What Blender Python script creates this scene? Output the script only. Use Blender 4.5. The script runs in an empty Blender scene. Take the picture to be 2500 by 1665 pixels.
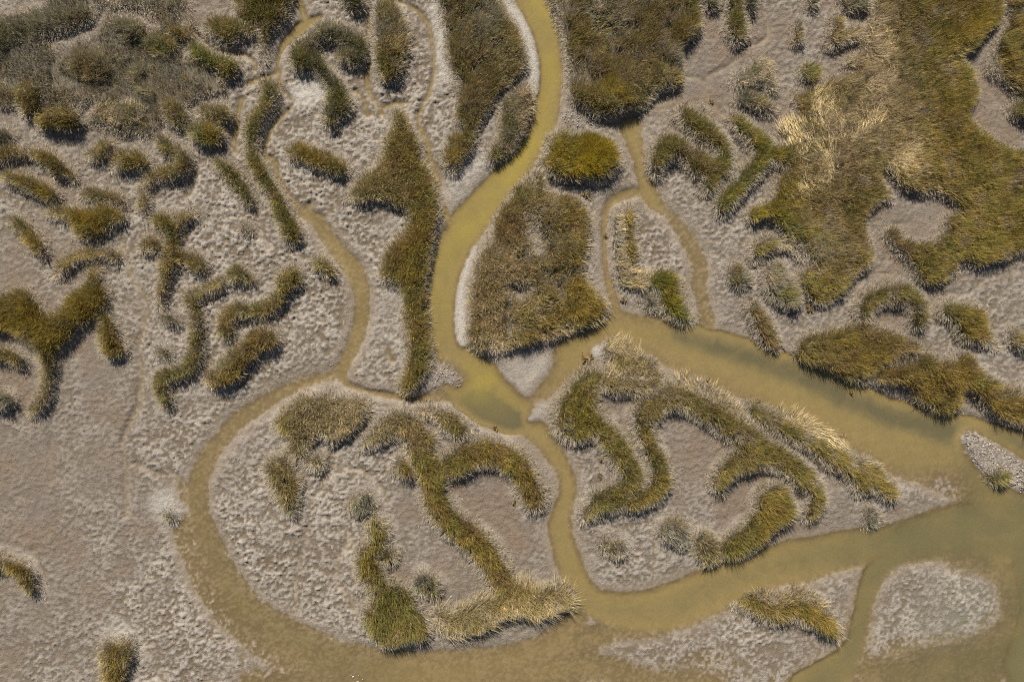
import bpy, math, random
import numpy as np

# ------------------------------------------------------------------ camera, sky, sun, exposure
scene = bpy.context.scene
COL = scene.collection
S = 41.667            # photograph pixels per metre of ground
CX, CY = 1250.0, 832.5
CAM_H = 40.0          # the drone hovers 40 m above the flats
SUN_EL = math.radians(41.0)
SUN_AZ = math.radians(-15.0)   # from +Y towards +X (negative: towards the left of the picture)

cam_data = bpy.data.cameras.new("drone_camera")
cam_data.sensor_fit = 'HORIZONTAL'
cam_data.sensor_width = 36.0
cam_data.lens = 36.0 * CAM_H / (2500.0 / S)
cam_data.clip_start = 0.5
cam_data.clip_end = 9000.0
cam = bpy.data.objects.new("drone_camera", cam_data)
cam.location = (0, 0, CAM_H)
cam.rotation_euler = (0, 0, 0)
COL.objects.link(cam)
scene.camera = cam

world = bpy.data.worlds.new("World")
scene.world = world
world.use_nodes = True
wn = world.node_tree
for n in list(wn.nodes):
    wn.nodes.remove(n)
sky = wn.nodes.new("ShaderNodeTexSky")
sky.sky_type = 'NISHITA'
sky.sun_disc = False
sky.sun_elevation = SUN_EL
sky.sun_rotation = SUN_AZ
sky.air_density = 1.0
sky.dust_density = 0.6
bg = wn.nodes.new("ShaderNodeBackground")
bg.inputs["Strength"].default_value = 0.05
wo = wn.nodes.new("ShaderNodeOutputWorld")
wn.links.new(sky.outputs[0], bg.inputs[0])
wn.links.new(bg.outputs[0], wo.inputs[0])

sun_data = bpy.data.lights.new("sun", 'SUN')
sun_data.energy = 5.0
sun_data.angle = math.radians(0.5)
sun_data.color = (1.0, 0.95, 0.87)
sun = bpy.data.objects.new("sun", sun_data)
from mathutils import Vector
to_sun = Vector((math.sin(SUN_AZ) * math.cos(SUN_EL), math.cos(SUN_AZ) * math.cos(SUN_EL), math.sin(SUN_EL)))
sun.rotation_euler = to_sun.to_track_quat('Z', 'Y').to_euler()
sun.location = (0, 0, 60)
COL.objects.link(sun)

scene.view_settings.view_transform = 'Standard'
scene.view_settings.look = 'None'
scene.view_settings.exposure = 0.52
scene.view_settings.gamma = 1.0
scene.view_settings.use_curve_mapping = False
scene.cycles.max_bounces = 6
scene.cycles.transparent_max_bounces = 12
scene.cycles.use_denoising = False
scene.cycles.filter_width = 1.1

rng = np.random.default_rng(11)

# ------------------------------------------------------------------ survey sheets: (origin u, origin v, scale)
K = 700.0 / 2195.0
TILE = {'Z': (0, 0, 2500.0 / 2354.0)}
for i, row in enumerate(['ABCD', 'EFGH', 'IJKL', 'MNOP']):
    for j, ch in enumerate(row):
        TILE[ch] = ((0, 600, 1200, 1800)[j], (0, 400, 800, 1165)[i], K)


def px(tile, pts):
    ox, oy, k = TILE[tile]
    out = []
    for p in pts:
        q = [ox + p[0] * k, oy + p[1] * k]
        if len(p) > 2:
            q.append(p[2] * k)
        out.append(q)
    return np.array(out, dtype=np.float64)


# working grid in survey pixels
GU0, GV0, GD = -420.0, -420.0, 3.0
GNX, GNY = int((2500 + 840) / GD) + 1, int((1665 + 840) / GD) + 1
gu = GU0 + GD * np.arange(GNX)
gv = GV0 + GD * np.arange(GNY)
BIG = 999.0


def catmull(P, closed, sub=4):
    n = len(P)
    out = []
    rngk = range(n) if closed else range(n - 1)
    for i in rngk:
        if closed:
            p0, p1, p2, p3 = P[(i - 1) % n], P[i], P[(i + 1) % n], P[(i + 2) % n]
        else:
            p0, p1, p2, p3 = P[max(i - 1, 0)], P[i], P[i + 1], P[min(i + 2, n - 1)]
        for s in range(sub):
            t = s / sub
            out.append(0.5 * (2 * p1 + (p2 - p0) * t + (2 * p0 - 5 * p1 + 4 * p2 - p3) * t * t + (3 * p1 - p0 - 3 * p2 + p3) * t ** 3))
    if not closed:
        out.append(P[-1])
    return np.array(out)


def stroke_sdf(P, pad=60.0, field=None):
    """distance to a chain of tapered capsules, written into a full-size field"""
    if field is None:
        field = np.full((GNY, GNX), BIG, np.float32)
    Q = catmull(P, False) if len(P) > 2 else P
    for a, b in zip(Q[:-1], Q[1:]):
        r = max(a[2], b[2]) + pad
        i0 = max(int((min(a[0], b[0]) - r - GU0) / GD), 0); i1 = min(int((max(a[0], b[0]) + r - GU0) / GD) + 2, GNX)
        j0 = max(int((min(a[1], b[1]) - r - GV0) / GD), 0); j1 = min(int((max(a[1], b[1]) + r - GV0) / GD) + 2, GNY)
        if i1 <= i0 or j1 <= j0:
            continue
        U, V = np.meshgrid(gu[i0:i1], gv[j0:j1])
        dx, dy = b[0] - a[0], b[1] - a[1]
        L2 = dx * dx + dy * dy + 1e-9
        t = np.clip(((U - a[0]) * dx + (V - a[1]) * dy) / L2, 0, 1)
        d = np.hypot(U - a[0] - t * dx, V - a[1] - t * dy) - (a[2] + t * (b[2] - a[2]))
        np.minimum(field[j0:j1, i0:i1], d, out=field[j0:j1, i0:i1])
    return field


def poly_sdf(P, pad=60.0, field=None):
    if field is None:
        field = np.full((GNY, GNX), BIG, np.float32)
    Q = catmull(P, True, 3)
    i0 = max(int((Q[:, 0].min() - pad - GU0) / GD), 0); i1 = min(int((Q[:, 0].max() + pad - GU0) / GD) + 2, GNX)
    j0 = max(int((Q[:, 1].min() - pad - GV0) / GD), 0); j1 = min(int((Q[:, 1].max() + pad - GV0) / GD) + 2, GNY)
    U, V = np.meshgrid(gu[i0:i1].astype(np.float32), gv[j0:j1].astype(np.float32))
    d2 = np.full(U.shape, 1e9, np.float32)
    inside = np.zeros(U.shape, bool)
    for a, b in zip(Q, np.roll(Q, -1, 0)):
        dx, dy = b[0] - a[0], b[1] - a[1]
        L2 = dx * dx + dy * dy + 1e-9
        t = np.clip(((U - a[0]) * dx + (V - a[1]) * dy) / L2, 0, 1)
        np.minimum(d2, (U - a[0] - t * dx) ** 2 + (V - a[1] - t * dy) ** 2, out=d2)
        if abs(dy) > 1e-9:
            cross = ((a[1] > V) != (b[1] > V)) & (U < dx * (V - a[1]) / dy + a[0])
            inside ^= cross
    d = np.sqrt(d2)
    d[inside] *= -1
    np.minimum(field[j0:j1, i0:i1], d, out=field[j0:j1, i0:i1])
    return field


# ------------------------------------------------------------------ noise
_tab = np.random.default_rng(5).random((512, 512)).astype(np.float32) * 2 - 1


def vnoise(x, y, seed=0):
    x = np.asarray(x, np.float32) + seed * 37.31
    y = np.asarray(y, np.float32) + seed * 91.77
    xi = np.floor(x).astype(np.int64); yi = np.floor(y).astype(np.int64)
    fx = x - xi; fy = y - yi
    fx = fx * fx * fx * (fx * (fx * 6 - 15) + 10); fy = fy * fy * fy * (fy * (fy * 6 - 15) + 10)
    x0 = xi & 511; x1 = (xi + 1) & 511; y0 = yi & 511; y1 = (yi + 1) & 511
    a = _tab[y0, x0]; b = _tab[y0, x1]; c = _tab[y1, x0]; d = _tab[y1, x1]
    return (a + (b - a) * fx) + ((c + (d - c) * fx) - (a + (b - a) * fx)) * fy


def fbm(x, y, oct=3, seed=0, gain=0.5):
    s = 0.0; amp = 1.0; tot = 0.0
    for k in range(oct):
        s = s + amp * vnoise(x * 2.03 ** k, y * 2.03 ** k, seed + k * 3)
        tot += amp; amp *= gain
    return s / tot


def sstep(a, b, x):
    t = np.clip((x - a) / (b - a), 0, 1)
    return t * t * (3 - 2 * t)


def sample(field, u, v):
    x = np.clip((u - GU0) / GD, 0, GNX - 1.001); y = np.clip((v - GV0) / GD, 0, GNY - 1.001)
    xi = x.astype(np.int64); yi = y.astype(np.int64)
    fx = x - xi; fy = y - yi
    return (field[yi, xi] * (1 - fx) + field[yi, xi + 1] * fx) * (1 - fy) + (field[yi + 1, xi] * (1 - fx) + field[yi + 1, xi + 1] * fx) * fy


GU, GV = np.meshgrid(gu.astype(np.float32), gv.astype(np.float32))
RAG = fbm(GU / 26, GV / 26, 3, 1) * 7.0          # ragged outline of every edge
RAG2 = fbm(GU / 60, GV / 60, 2, 9) * 6.0

# ------------------------------------------------------------------ the surveyed vegetation
PATCHES = []


def patch(name, label, mix, shapes, h=0.8, dens=1.0, straw=0.06, mud=1.0, lodge=0.0, group=None, holes=()):
    PATCHES.append(dict(name=name, label=label, mix=mix, shapes=shapes, h=h, dens=dens, straw=straw, mud=mud, lodge=lodge, group=group, holes=holes))


# mixes of blade colour
GOLD = dict(gold=.55, olive=.33, brown=.12)
OLIVE = dict(olive=.55, gold=.2, brown=.15, grey=.1)
GREEN = dict(green=.5, olive=.4, gold=.1)
BROWN = dict(brown=.45, olive=.35, gold=.12, grey=.08)
GREY = dict(grey=.6, olive=.3, brown=.1)
DUSK = dict(dusk=.55, olive=.3, grey=.15)
TAN = dict(tan=.5, olive=.28, brown=.17, grey=.05)
VIVID = dict(vivid=.75, gold=.15, green=.1)

MEADOW = "grass meadows around the creeks"
ISLE = "grass islands on the mudflat"
TUFT = "small grass tufts on the mud"
PALE = "straw coloured tufts along the banks"

# --- upper left meadow and the tussocks standing in it
patch('grass_meadow', 'sprawling grey green meadow with bare muddy gaps in the upper left corner', dict(grey=.55, tan=.15, olive=.2, brown=.1),
      [('p', 'A', [(-420, 120), (60, 90), (200, 60), (330, 20), (400, -300), (1330, -300), (1440, 40), (1480, 160), (1440, 230), (1400, 300), (1380, 360), (1400, 440), (1470, 340),
                   (1500, 330), (1620, 420), (1760, 450), (1790, 500), (1730, 600), (1720, 690), (1600, 740), (1450, 790), (1430, 920), (1330, 960), (1240, 930), (1150, 1030), (960, 1050), (800, 1000),
                   (700, 960), (600, 1010), (540, 1000), (480, 980), (380, 1000), (300, 1000), (260, 950), (240, 870), (160, 850), (60, 820), (-420, 830)])], h=.36, dens=.6, straw=.12, mud=.8, group=MEADOW, holes=[('A', [(420, 330, 40), (650, 260, 46), (820, 100, 30)]), ('A', [(900, 110, 20), (1080, 130, 34), (1180, 200, 24)]), ('A', [(650, 880, 26), (720, 820, 20)])])
patch('grass_tussock', 'brown green tussock near the middle of the upper left meadow', BROWN, [('s', 'A', [(560, 470, 70), (650, 480, 120), (750, 520, 90)])], h=.75, group='tussocks in the upper left meadow')
patch('grass_tussock', 'olive tussock below the pale band in the upper left meadow', OLIVE, [('s', 'A', [(880, 170, 60), (980, 220, 90), (1030, 240, 60)])], h=.75, group='tussocks in the upper left meadow')
patch('grass_tussock', 'rounded yellow green tussock on the right of the upper left meadow', GREEN, [('s', 'A', [(1130, 320, 70), (1200, 340, 90), (1270, 340, 60)])], h=.75, group='tussocks in the upper left meadow')
patch('grass_tussock', 'rusty brown tussock beside the white salt strip', dict(brown=.6, gold=.3, olive=.1), [('s', 'A', [(1290, 210, 55), (1360, 230, 65), (1430, 230, 35)])], h=.75, group='tussocks in the upper left meadow')
patch('grass_tussock', 'golden tussock with straw wisps at the left end of the upper left meadow', GOLD, [('s', 'A', [(130, 700, 60), (190, 700, 90), (180, 800, 70)])], h=.8, straw=.15, group='tussocks in the upper left meadow')
patch('grass_tussock', 'wide golden tussock hanging off the lower left rim of the meadow', GOLD, [('s', 'A', [(310, 900, 60), (390, 880, 80), (480, 890, 85), (530, 930, 45)])], h=.9, group='tussocks in the upper left meadow')
patch('grass_tussock', 'olive tussock at the lower right rim of the upper left meadow', OLIVE, [('s', 'A', [(1250, 770, 50), (1320, 850, 80), (1350, 920, 50)])], h=.8, group='tussocks in the upper left meadow')
patch('grass_tussock', 'slanting golden streak of grass across the upper left meadow', GOLD, [('s', 'A', [(1050, 520, 50), (990, 580, 45), (1060, 640, 45), (1150, 700, 40)])], h=.75, group='tussocks in the upper left meadow')
patch('grass_tussock', 'green bar shaped tussock at the right tip of the upper left meadow', GREEN, [('s', 'A', [(1450, 320, 45), (1520, 390, 60), (1640, 450, 60), (1740, 480, 50), (1690, 540, 50)])], h=.8, group='tussocks in the upper left meadow')
patch('grass_tussock', 'dark olive strip of taller grass along the top left edge', dict(olive=.6, dusk=.25, brown=.15), [('s', 'A', [(-200, 300, 120), (60, 240, 110), (250, 180, 100), (420, 140, 80), (620, 90, 70)])], h=.65, dens=.75, group='tussocks in the upper left meadow')
patch('grass_tussock', 'pale wispy straw tussock low in the middle of the upper left meadow', dict(tan=.6, grey=.2, olive=.2), [('s', 'A', [(800, 850, 60), (900, 880, 80), (1000, 860, 70)])], h=.65, straw=.3, lodge=.5, group='tussocks in the upper left meadow')
patch('grass_tuft', 'small green topped tuft right of the upper left meadow', OLIVE, [('s', 'A', [(1530, 840, 50), (1640, 840, 70), (1710, 870, 50)])], h=.8, straw=.15, group=TUFT)
patch('grass_tuft', 'yellow green tuft with a spiky dark skirt below the upper left meadow', dict(gold=.4, green=.4, olive=.2), [('s', 'A', [(1480, 990, 60), (1560, 1000, 90), (1620, 1000, 55)])], h=.95, straw=.12, group=TUFT)
patch('grass_patch', 'curled olive patch around a small bare bay near the top left', OLIVE,
      [('p', 'A', [(1570, 150), (1640, 100), (1720, 110), (1820, 140), (1900, 180), (1940, 220), (1840, 230), (1740, 300), (1660, 290), (1590, 230), (1550, 190)])], h=.85, straw=.1, group=ISLE)
patch('grass_patch', 'tall hook of grass ending in a point beside the fork at the top', OLIVE,
      [('p', 'A', [(1790, -300), (2180, -300), (2190, 70), (2110, 140), (2040, 240), (2010, 380), (1995, 450), (1975, 450), (1970, 320), (1970, 180), (1830, 140), (1790, 60)])], h=.9, group=ISLE)
patch('grass_patch', 'long thin crescent of grass curving down the left of the looping runnel', dict(olive=.45, green=.2, gold=.25, brown=.1),
      [('s', 'A', [(1990, 640, 34), (2070, 665, 54), (2030, 750, 52), (1945, 880, 44), (1900, 1000, 42), (1900, 1120, 44), (1945, 1250, 48), (2015, 1360, 46), (2075, 1460, 50), (2135, 1590, 58), (2185, 1700, 66), (2225, 1790, 74)])], h=.75, straw=.08, group=ISLE)

# --- left flats
patch('grass_patch', 'golden crested arc of grass at the left edge below the meadow', GOLD, [('s', 'A', [(-200, 1180, 50), (-20, 1160, 45), (80, 1145, 42), (200, 1150, 45), (300, 1180, 50), (380, 1250, 50), (460, 1295, 48), (510, 1330, 30)])], h=.85, group=ISLE)
patch('grass_patch', 'golden bar lying just under the arc at the left edge', GOLD, [('s', 'A', [(20, 1340, 40), (100, 1360, 50), (200, 1400, 55), (300, 1440, 50), (370, 1480, 35)])], h=.9, group=ISLE)
patch('grass_patch', 'rounded golden lozenge with a black shadow below the upper left meadow', GOLD, [('s', 'A', [(830, 1260, 30), (900, 1210, 60), (980, 1205, 65), (1060, 1230, 50)])], h=.9, group=ISLE)
patch('grass_tuft', 'dull olive tuft left of the golden lozenge', OLIVE, [('s', 'A', [(650, 1180, 35), (720, 1170, 50), (780, 1110, 52), (790, 1060, 35)])], h=.75, group=TUFT)
patch('grass_tuft', 'small tuft touching the top of the bent bar', OLIVE, [('s', 'A', [(1210, 1060, 40), (1255, 1110, 50), (1280, 1160, 35)])], h=.75, group=TUFT)
patch('grass_patch', 'bent bar of grass stepping down like a stair left of centre', dict(olive=.5, gold=.4, brown=.1), [('s', 'A', [(1070, 1560, 28), (1060, 1460, 34), (1080, 1370, 42), (1180, 1330, 48), (1290, 1300, 48), (1370, 1270, 50), (1385, 1200, 52), (1350, 1140, 38)])], h=.85, group=ISLE)
patch('grass_patch', 'slanting olive strip between the bent bar and the thin crescent', OLIVE, [('s', 'A', [(1640, 1230, 42), (1720, 1280, 50), (1790, 1370, 50), (1850, 1460, 42), (1890, 1520, 30)])], h=.75, group=ISLE)
patch('grass_patch', 'short golden brown bar above the wedge shaped patch on the left', dict(gold=.4, brown=.4, olive=.2), [('s', 'E', [(620, 215, 32), (720, 230, 44), (830, 245, 44), (900, 265, 32)])], h=.8, group=ISLE)
patch('grass_tuft', 'dark tuft cut by the left edge above the two golden bars', DUSK, [('s', 'A', [(-120, 1050, 70), (-30, 1040, 60), (30, 1030, 35)])], h=.75, group=TUFT)
patch('grass_patch', 'wedge shaped golden patch with a heavy lower lobe near the left edge', GOLD,
      [('p', 'E', [(310, 360), (400, 325), (560, 330), (680, 325), (760, 325), (850, 320), (915, 370), (910, 430), (830, 440), (770, 500), (720, 560), (640, 570), (570, 540), (530, 480), (500, 420), (420, 400), (340, 385)])], h=.9, straw=.14, group=ISLE)
patch('grass_tuft', 'olive tuft paired with a rusty one near the left edge', OLIVE, [('s', 'E', [(50, 420, 34), (110, 445, 48), (165, 490, 38)])], h=.85, group=TUFT)
patch('grass_tuft', 'rusty golden tuft tapering downward near the left edge', dict(gold=.6, brown=.4), [('s', 'E', [(185, 535, 46), (225, 585, 52), (260, 640, 38), (290, 690, 20)])], h=.95, group=TUFT)
patch('grass_patch', 'slim arched blade of grass above the large left Y shape', GOLD, [('s', 'E', [(400, 825, 25), (450, 770, 34), (560, 700, 38), (680, 670, 38), (780, 680, 36), (850, 705, 30)])], h=.8, group=ISLE)
patch('grass_patch', 'large golden Y shaped patch trailing a long tail on the left edge', dict(gold=.5, olive=.35, brown=.15),
      [('p', 'E', [(-420, 1010), (-60, 1000), (40, 970), (160, 950), (235, 1030), (275, 1110), (330, 1160), (420, 1085), (510, 990), (630, 920), (650, 850), (660, 780), (700, 755), (730, 790), (720, 880), (755, 940), (770, 1050),
                   (710, 1140), (640, 1200), (520, 1300), (420, 1390), (370, 1470), (365, 1580), (350, 1720), (300, 1840), (230, 1900), (170, 1910), (230, 1830), (265, 1700), (275, 1560), (245, 1470), (215, 1390), (160, 1360), (100, 1330), (0, 1290), (-420, 1290)])], h=.95, group=ISLE)
patch('grass_patch', 'teardrop of golden grass hanging right of the Y shape', GOLD, [('s', 'E', [(735, 1150, 36), (765, 1230, 55), (785, 1320, 62), (800, 1390, 72), (850, 1420, 48)])], h=.95, group=ISLE)
patch('grass_patch', 'golden clump cut by the left edge under the Y shape', GOLD, [('s', 'E', [(-200, 1450, 70), (-40, 1450, 60), (40, 1475, 62), (110, 1510, 40)])], h=.9, group=ISLE)
patch('grass_tuft', 'dark tuft at the left edge beside the tail of the Y shape', DUSK, [('s', 'E', [(-120, 1820, 70), (-20, 1815, 60), (30, 1820, 38)])], h=.8, group=TUFT)
patch('grass_patch', 'branching grass shape like a letter F left of centre', dict(olive=.45, gold=.35, brown=.2),
      [('s', 'E', [(1160, 415, 42), (1230, 440, 55), (1290, 470, 56), (1370, 410, 38), (1440, 370, 34), (1500, 365, 24)]),
       ('s', 'E', [(1290, 470, 56), (1305, 560, 50), (1285, 660, 55), (1240, 740, 52), (1230, 830, 42), (1205, 920, 30), (1190, 1010, 24), (1185, 1080, 20)]),
       ('s', 'E', [(1290, 710, 45), (1380, 715, 46), (1460, 730, 58), (1520, 780, 42)])], h=.85, straw=.1, group=ISLE)
patch('grass_tuft', 'round rusty topped tuft left of the F shaped grass', dict(gold=.4, brown=.3, olive=.3), [('s', 'E', [(1085, 620, 50), (1130, 600, 60), (1165, 620, 46)])], h=.85, group=TUFT)
patch('grass_tuft', 'faint grey tuft alone on the crumbly mud left of centre', GREY, [('s', 'E', [(1850, 480, 40), (1880, 490, 45)])], h=.5, dens=.5, group=TUFT)
patch('grass_patch', 'long winding snake of grass with a right angled elbow', OLIVE,
      [('s', 'E', [(1890, 880, 40), (1800, 825, 58), (1720, 875, 42), (1600, 930, 38), (1480, 985, 46), (1430, 1015, 46), (1465, 1120, 38), (1480, 1250, 40), (1475, 1380, 40), (1465, 1470, 48), (1430, 1550, 52), (1350, 1595, 50), (1230, 1625, 48), (1200, 1700, 40), (1225, 1790, 30), (1240, 1850, 24)])], h=.85, group=ISLE)
patch('grass_patch', 'Z shaped strip of grass with a pale left foot', dict(olive=.4, gold=.35, brown=.25),
      [('s', 'E', [(2215, 860, 76), (2165, 880, 64), (2140, 970, 58), (2090, 1055, 54), (2010, 1115, 55), (1880, 1120, 55), (1770, 1130, 66), (1710, 1210, 58), (1715, 1300, 40)])], h=.85, straw=.1, group=ISLE)
patch('grass_patch', 'blunt slanting bar of rust and green grass left of the wet loop', dict(gold=.35, brown=.3, olive=.35), [('s', 'E', [(2010, 1335, 88), (1890, 1400, 78), (1800, 1495, 70), (1710, 1595, 85), (1615, 1640, 65)])], h=.95, straw=.08, group=ISLE)
patch('grass_tuft', 'dark green tuft tucked under the foot of the F shape', DUSK, [('s', 'E', [(1240, 1190, 40), (1305, 1195, 45)])], h=.6, dens=.8, group=TUFT)
patch('grass_tuft', 'grey tuft alone left of the winding snake', GREY, [('s', 'E', [(1210, 1440, 48), (1240, 1450, 50)])], h=.65, dens=.6, group=TUFT)
patch('grass_tuft', 'small green capped tuft by the top of the wet loop', dict(green=.45, gold=.45, olive=.1), [('s', 'F', [(525, 760, 42), (590, 780, 46), (640, 820, 30)])], h=.85, group=TUFT)

# --- top centre
patch('grass_tuft', 'dark tuft cut by the top edge left of centre', DUSK, [('s', 'B', [(760, -140, 70), (800, -10, 62), (860, -10, 50)])], h=.8, group=TUFT)
patch('grass_patch', 'dark question mark of grass at the top left of the main creek', dict(olive=.5, dusk=.35, brown=.15),
      [('s', 'B', [(560, 220, 60), (660, 220, 84), (780, 265, 84), (850, 330, 74), (810, 400, 70), (730, 400, 55)]),
       ('s', 'B', [(560, 230, 60), (460, 320, 70), (400, 380, 70), (430, 450, 80), (500, 440, 72), (580, 530, 52), (640, 600, 52), (690, 690, 62), (690, 790, 92), (640, 870, 72), (650, 940, 40)])], h=.8, group=ISLE)
patch('grass_patch', 'upright block of grass with a pale yellow streak at the top', OLIVE, [('s', 'B', [(1070, 80, 95), (1090, 200, 122), (1110, 320, 118), (1090, 430, 98), (1095, 510, 92)])], h=.85, straw=.2, group=ISLE)
patch('grass_meadow', 'long tapering wedge of grass left of the main creek at the top', dict(olive=.45, brown=.25, grey=.2, gold=.1),
      [('p', 'B', [(1480, -300), (1490, 40), (1520, 220), (1550, 440), (1610, 640), (1625, 750), (1610, 880), (1660, 960), (1580, 1030), (1530, 1130), (1510, 1230), (1570, 1310), (1630, 1280), (1680, 1180), (1740, 1060), (1840, 840), (1960, 690), (2060, 600),
                   (2130, 520), (2140, 400), (2110, 260), (2040, 140), (1950, 30), (1920, -60), (1900, -300)])], h=.75, straw=.12, group=MEADOW)
patch('grass_patch', 'straw coloured strip of grass along the left bank of the main creek', dict(tan=.45, grey=.25, olive=.3),
      [('p', 'B', [(2000, 720), (2100, 630), (2180, 620), (2200, 720), (2170, 880), (2130, 1000), (2070, 1110), (1970, 1190), (1870, 1230), (1870, 1160), (1930, 1060), (1940, 900), (1950, 800)])], h=.75, straw=.25, group=ISLE)
patch('grass_patch', 'slim golden lozenge of grass in the upper middle flats', dict(gold=.5, olive=.5), [('s', 'B', [(320, 1150, 38), (400, 1150, 55), (500, 1185, 64), (600, 1225, 64), (690, 1255, 50), (735, 1275, 28)])], h=.85, group=ISLE)
patch('grass_patch', 'big tree shaped patch stretching down the left bank of the main creek', dict(olive=.45, gold=.3, brown=.25),
      [('p', 'F', [(1100, -400), (1150, -425), (1205, -380), (1250, -270), (1300, -170), (1320, -70), (1400, 50), (1430, 160), (1455, 300), (1445, 440), (1425, 600), (1390, 730), (1375, 860), (1360, 960), (1370, 1100), (1385, 1250), (1405, 1400), (1395, 1500),
                   (1370, 1590), (1300, 1690), (1240, 1760), (1170, 1730), (1200, 1660), (1240, 1580), (1230, 1450), (1220, 1300), (1215, 1150), (1200, 1000), (1160, 920), (1080, 890), (1030, 850), (1035, 750), (1090, 650), (1180, 560), (1235, 480),
                   (1225, 370), (1140, 300), (1000, 255), (850, 280), (730, 250), (770, 200), (890, 110), (980, 20), (1020, -60), (1040, -190), (1110, -280)])], h=.85, straw=.32, group=ISLE)

# --- right of the main creek
patch('grass_meadow', 'broad dark olive block of grass right of the main creek at the top', dict(olive=.45, brown=.3, grey=.25),
      [('p', 'C', [(460, -300), (1560, -300), (1610, 40), (1620, 170), (1560, 270), (1470, 330), (1460, 450), (1440, 560), (1380, 630), (1250, 690), (1180, 800), (1050, 850), (900, 860), (800, 850), (710, 800), (620, 740), (610, 640), (590, 450), (550, 250), (500, 80)])], h=.8, straw=.1, group=MEADOW)
patch('grass_tussock', 'vivid yellow green tussock at the lower tip of the top block', VIVID, [('s', 'C', [(800, 690, 65), (890, 690, 90), (1000, 700, 85), (1070, 710, 50)])], h=1.0, group='bright tussocks beside the main creek')
patch('grass_tussock', 'golden tussock on the right shoulder of the top block', GOLD, [('s', 'C', [(1400, 250, 60), (1490, 210, 70), (1570, 160, 50)])], h=.95, group='bright tussocks beside the main creek')
patch('grass_tussock', 'straw yellow tussock on the lower right of the top block', dict(tan=.7, gold=.3), [('s', 'C', [(1280, 550, 60), (1360, 540, 70), (1400, 590, 50)])], h=.85, straw=.35, lodge=.4, group='bright tussocks beside the main creek')
patch('grass_patch', 'rounded island of mustard yellow grass between the two creeks', dict(gold=.5, vivid=.2, olive=.3),
      [('p', 'C', [(440, 1040), (560, 990), (700, 1010), (850, 1030), (950, 1070), (990, 1160), (990, 1270), (900, 1340), (800, 1370), (690, 1330), (560, 1350), (440, 1300), (350, 1250), (410, 1170)])], h=1.0, straw=.06, group=ISLE)
patch('grass_tussock', 'bright mustard crown on the right half of the rounded island', VIVID, [('s', 'C', [(720, 1130, 80), (830, 1120, 80), (870, 1180, 70), (760, 1240, 90), (640, 1270, 60)])], h=1.08, group='bright tussocks beside the main creek')
patch('grass_meadow', 'large trapezium of brown grass with a hollow centre beside the main creek', dict(brown=.4, gold=.2, olive=.25, tan=.15),
      [('p', 'Z', [(1225, 397), (1252, 407), (1262, 445), (1310, 450), (1340, 472), (1354, 515), (1352, 560), (1344, 600), (1354, 640), (1372, 695), (1390, 726), (1340, 750), (1270, 775), (1190, 798), (1115, 806), (1082, 795), (1076, 740), (1088, 660), (1103, 590), (1132, 540), (1152, 490), (1182, 430)])],
      h=.8, dens=.85, straw=.18, group=MEADOW, holes=[('G', [(140, 950, 50), (215, 985, 60), (270, 960, 36)]), ('G', [(290, 430, 30), (330, 560, 40), (360, 690, 30)])])
patch('grass_tussock', 'golden brown tussock in the lower right of the trapezium', dict(gold=.5, brown=.4, olive=.1), [('s', 'G', [(640, 950, 80), (720, 1000, 90), (800, 1080, 80), (700, 1130, 80), (560, 1150, 70), (430, 1190, 70)])], h=1.0, straw=.14, group='bright tussocks beside the main creek')
patch('grass_tussock', 'reddish brown tussock on the left of the trapezium', dict(brown=.7, gold=.3), [('s', 'G', [(160, 320, 70), (110, 430, 90), (90, 540, 70)])], h=.95, group='bright tussocks beside the main creek')
patch('grass_tussock', 'straw swath along the left margin of the trapezium', dict(tan=.8, brown=.2), [('s', 'G', [(130, 700, 90), (30, 800, 80), (-60, 1000, 80), (-70, 1200, 70), (20, 1330, 70)])], h=.7, dens=.7, straw=.5, lodge=.7, group='bright tussocks beside the main creek')
patch('grass_patch', 'V shaped patch opening to the left in the upper right', OLIVE,
      [('s', 'C', [(1480, 860, 60), (1560, 920, 75), (1670, 1000, 75), (1770, 1100, 75), (1800, 1190, 60), (1750, 1270, 75), (1690, 1370, 65), (1660, 1420, 42)]),
       ('s', 'C', [(1265, 1280, 50), (1290, 1190, 66), (1350, 1110, 75), (1440, 1115, 70), (1530, 1175, 70), (1620, 1250, 92), (1690, 1290, 78)])], h=.85, group=ISLE)
patch('grass_patch', 'long olive limb running down from the right meadow to a blunt tip', dict(olive=.55, green=.25, gold=.2),
      [('s', 'C', [(1890, 910, 50), (1980, 1000, 62), (2080, 1080, 75), (2090, 1200, 75), (2000, 1310, 66), (1900, 1420, 66), (1810, 1520, 66), (1770, 1590, 46)]), ('s', 'C', [(2090, 1170, 70), (2220, 1170, 70), (2330, 1190, 80)])], h=.85, group=ISLE)
patch('grass_tuft', 'scruffy straw tuft in the upper right flats', dict(tan=.5, grey=.3, olive=.2), [('s', 'D', [(40, 600, 60), (140, 560, 75), (220, 480, 50), (255, 580, 50), (265, 650, 30)])], h=.75, straw=.3, lodge=.3, dens=.7, group=TUFT)
patch('grass_tuft', 'narrow dark tuft with a pale crest in the upper right flats', dict(dusk=.4, tan=.4, olive=.2), [('s', 'D', [(30, 735, 38), (110, 740, 56), (200, 775, 54), (280, 820, 32)])], h=.8, group=TUFT)
patch('grass_patch', 'upright strip of grass cut by the top edge right of centre', OLIVE, [('s', 'C', [(1880, -200, 70), (1880, 60, 56), (1885, 160, 66), (1905, 230, 64)])], h=.85, group=ISLE)
patch('grass_tuft', 'dark tuft cut by the top edge beside the top block', DUSK, [('s', 'C', [(1690, -160, 60), (1695, 0, 48)])], h=.75, group=TUFT)
patch('grass_tuft', 'dark tuft cut by the top edge right of the upright strip', DUSK, [('s', 'C', [(2000, -160, 60), (2000, 20, 44)])], h=.75, group=TUFT)
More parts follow.
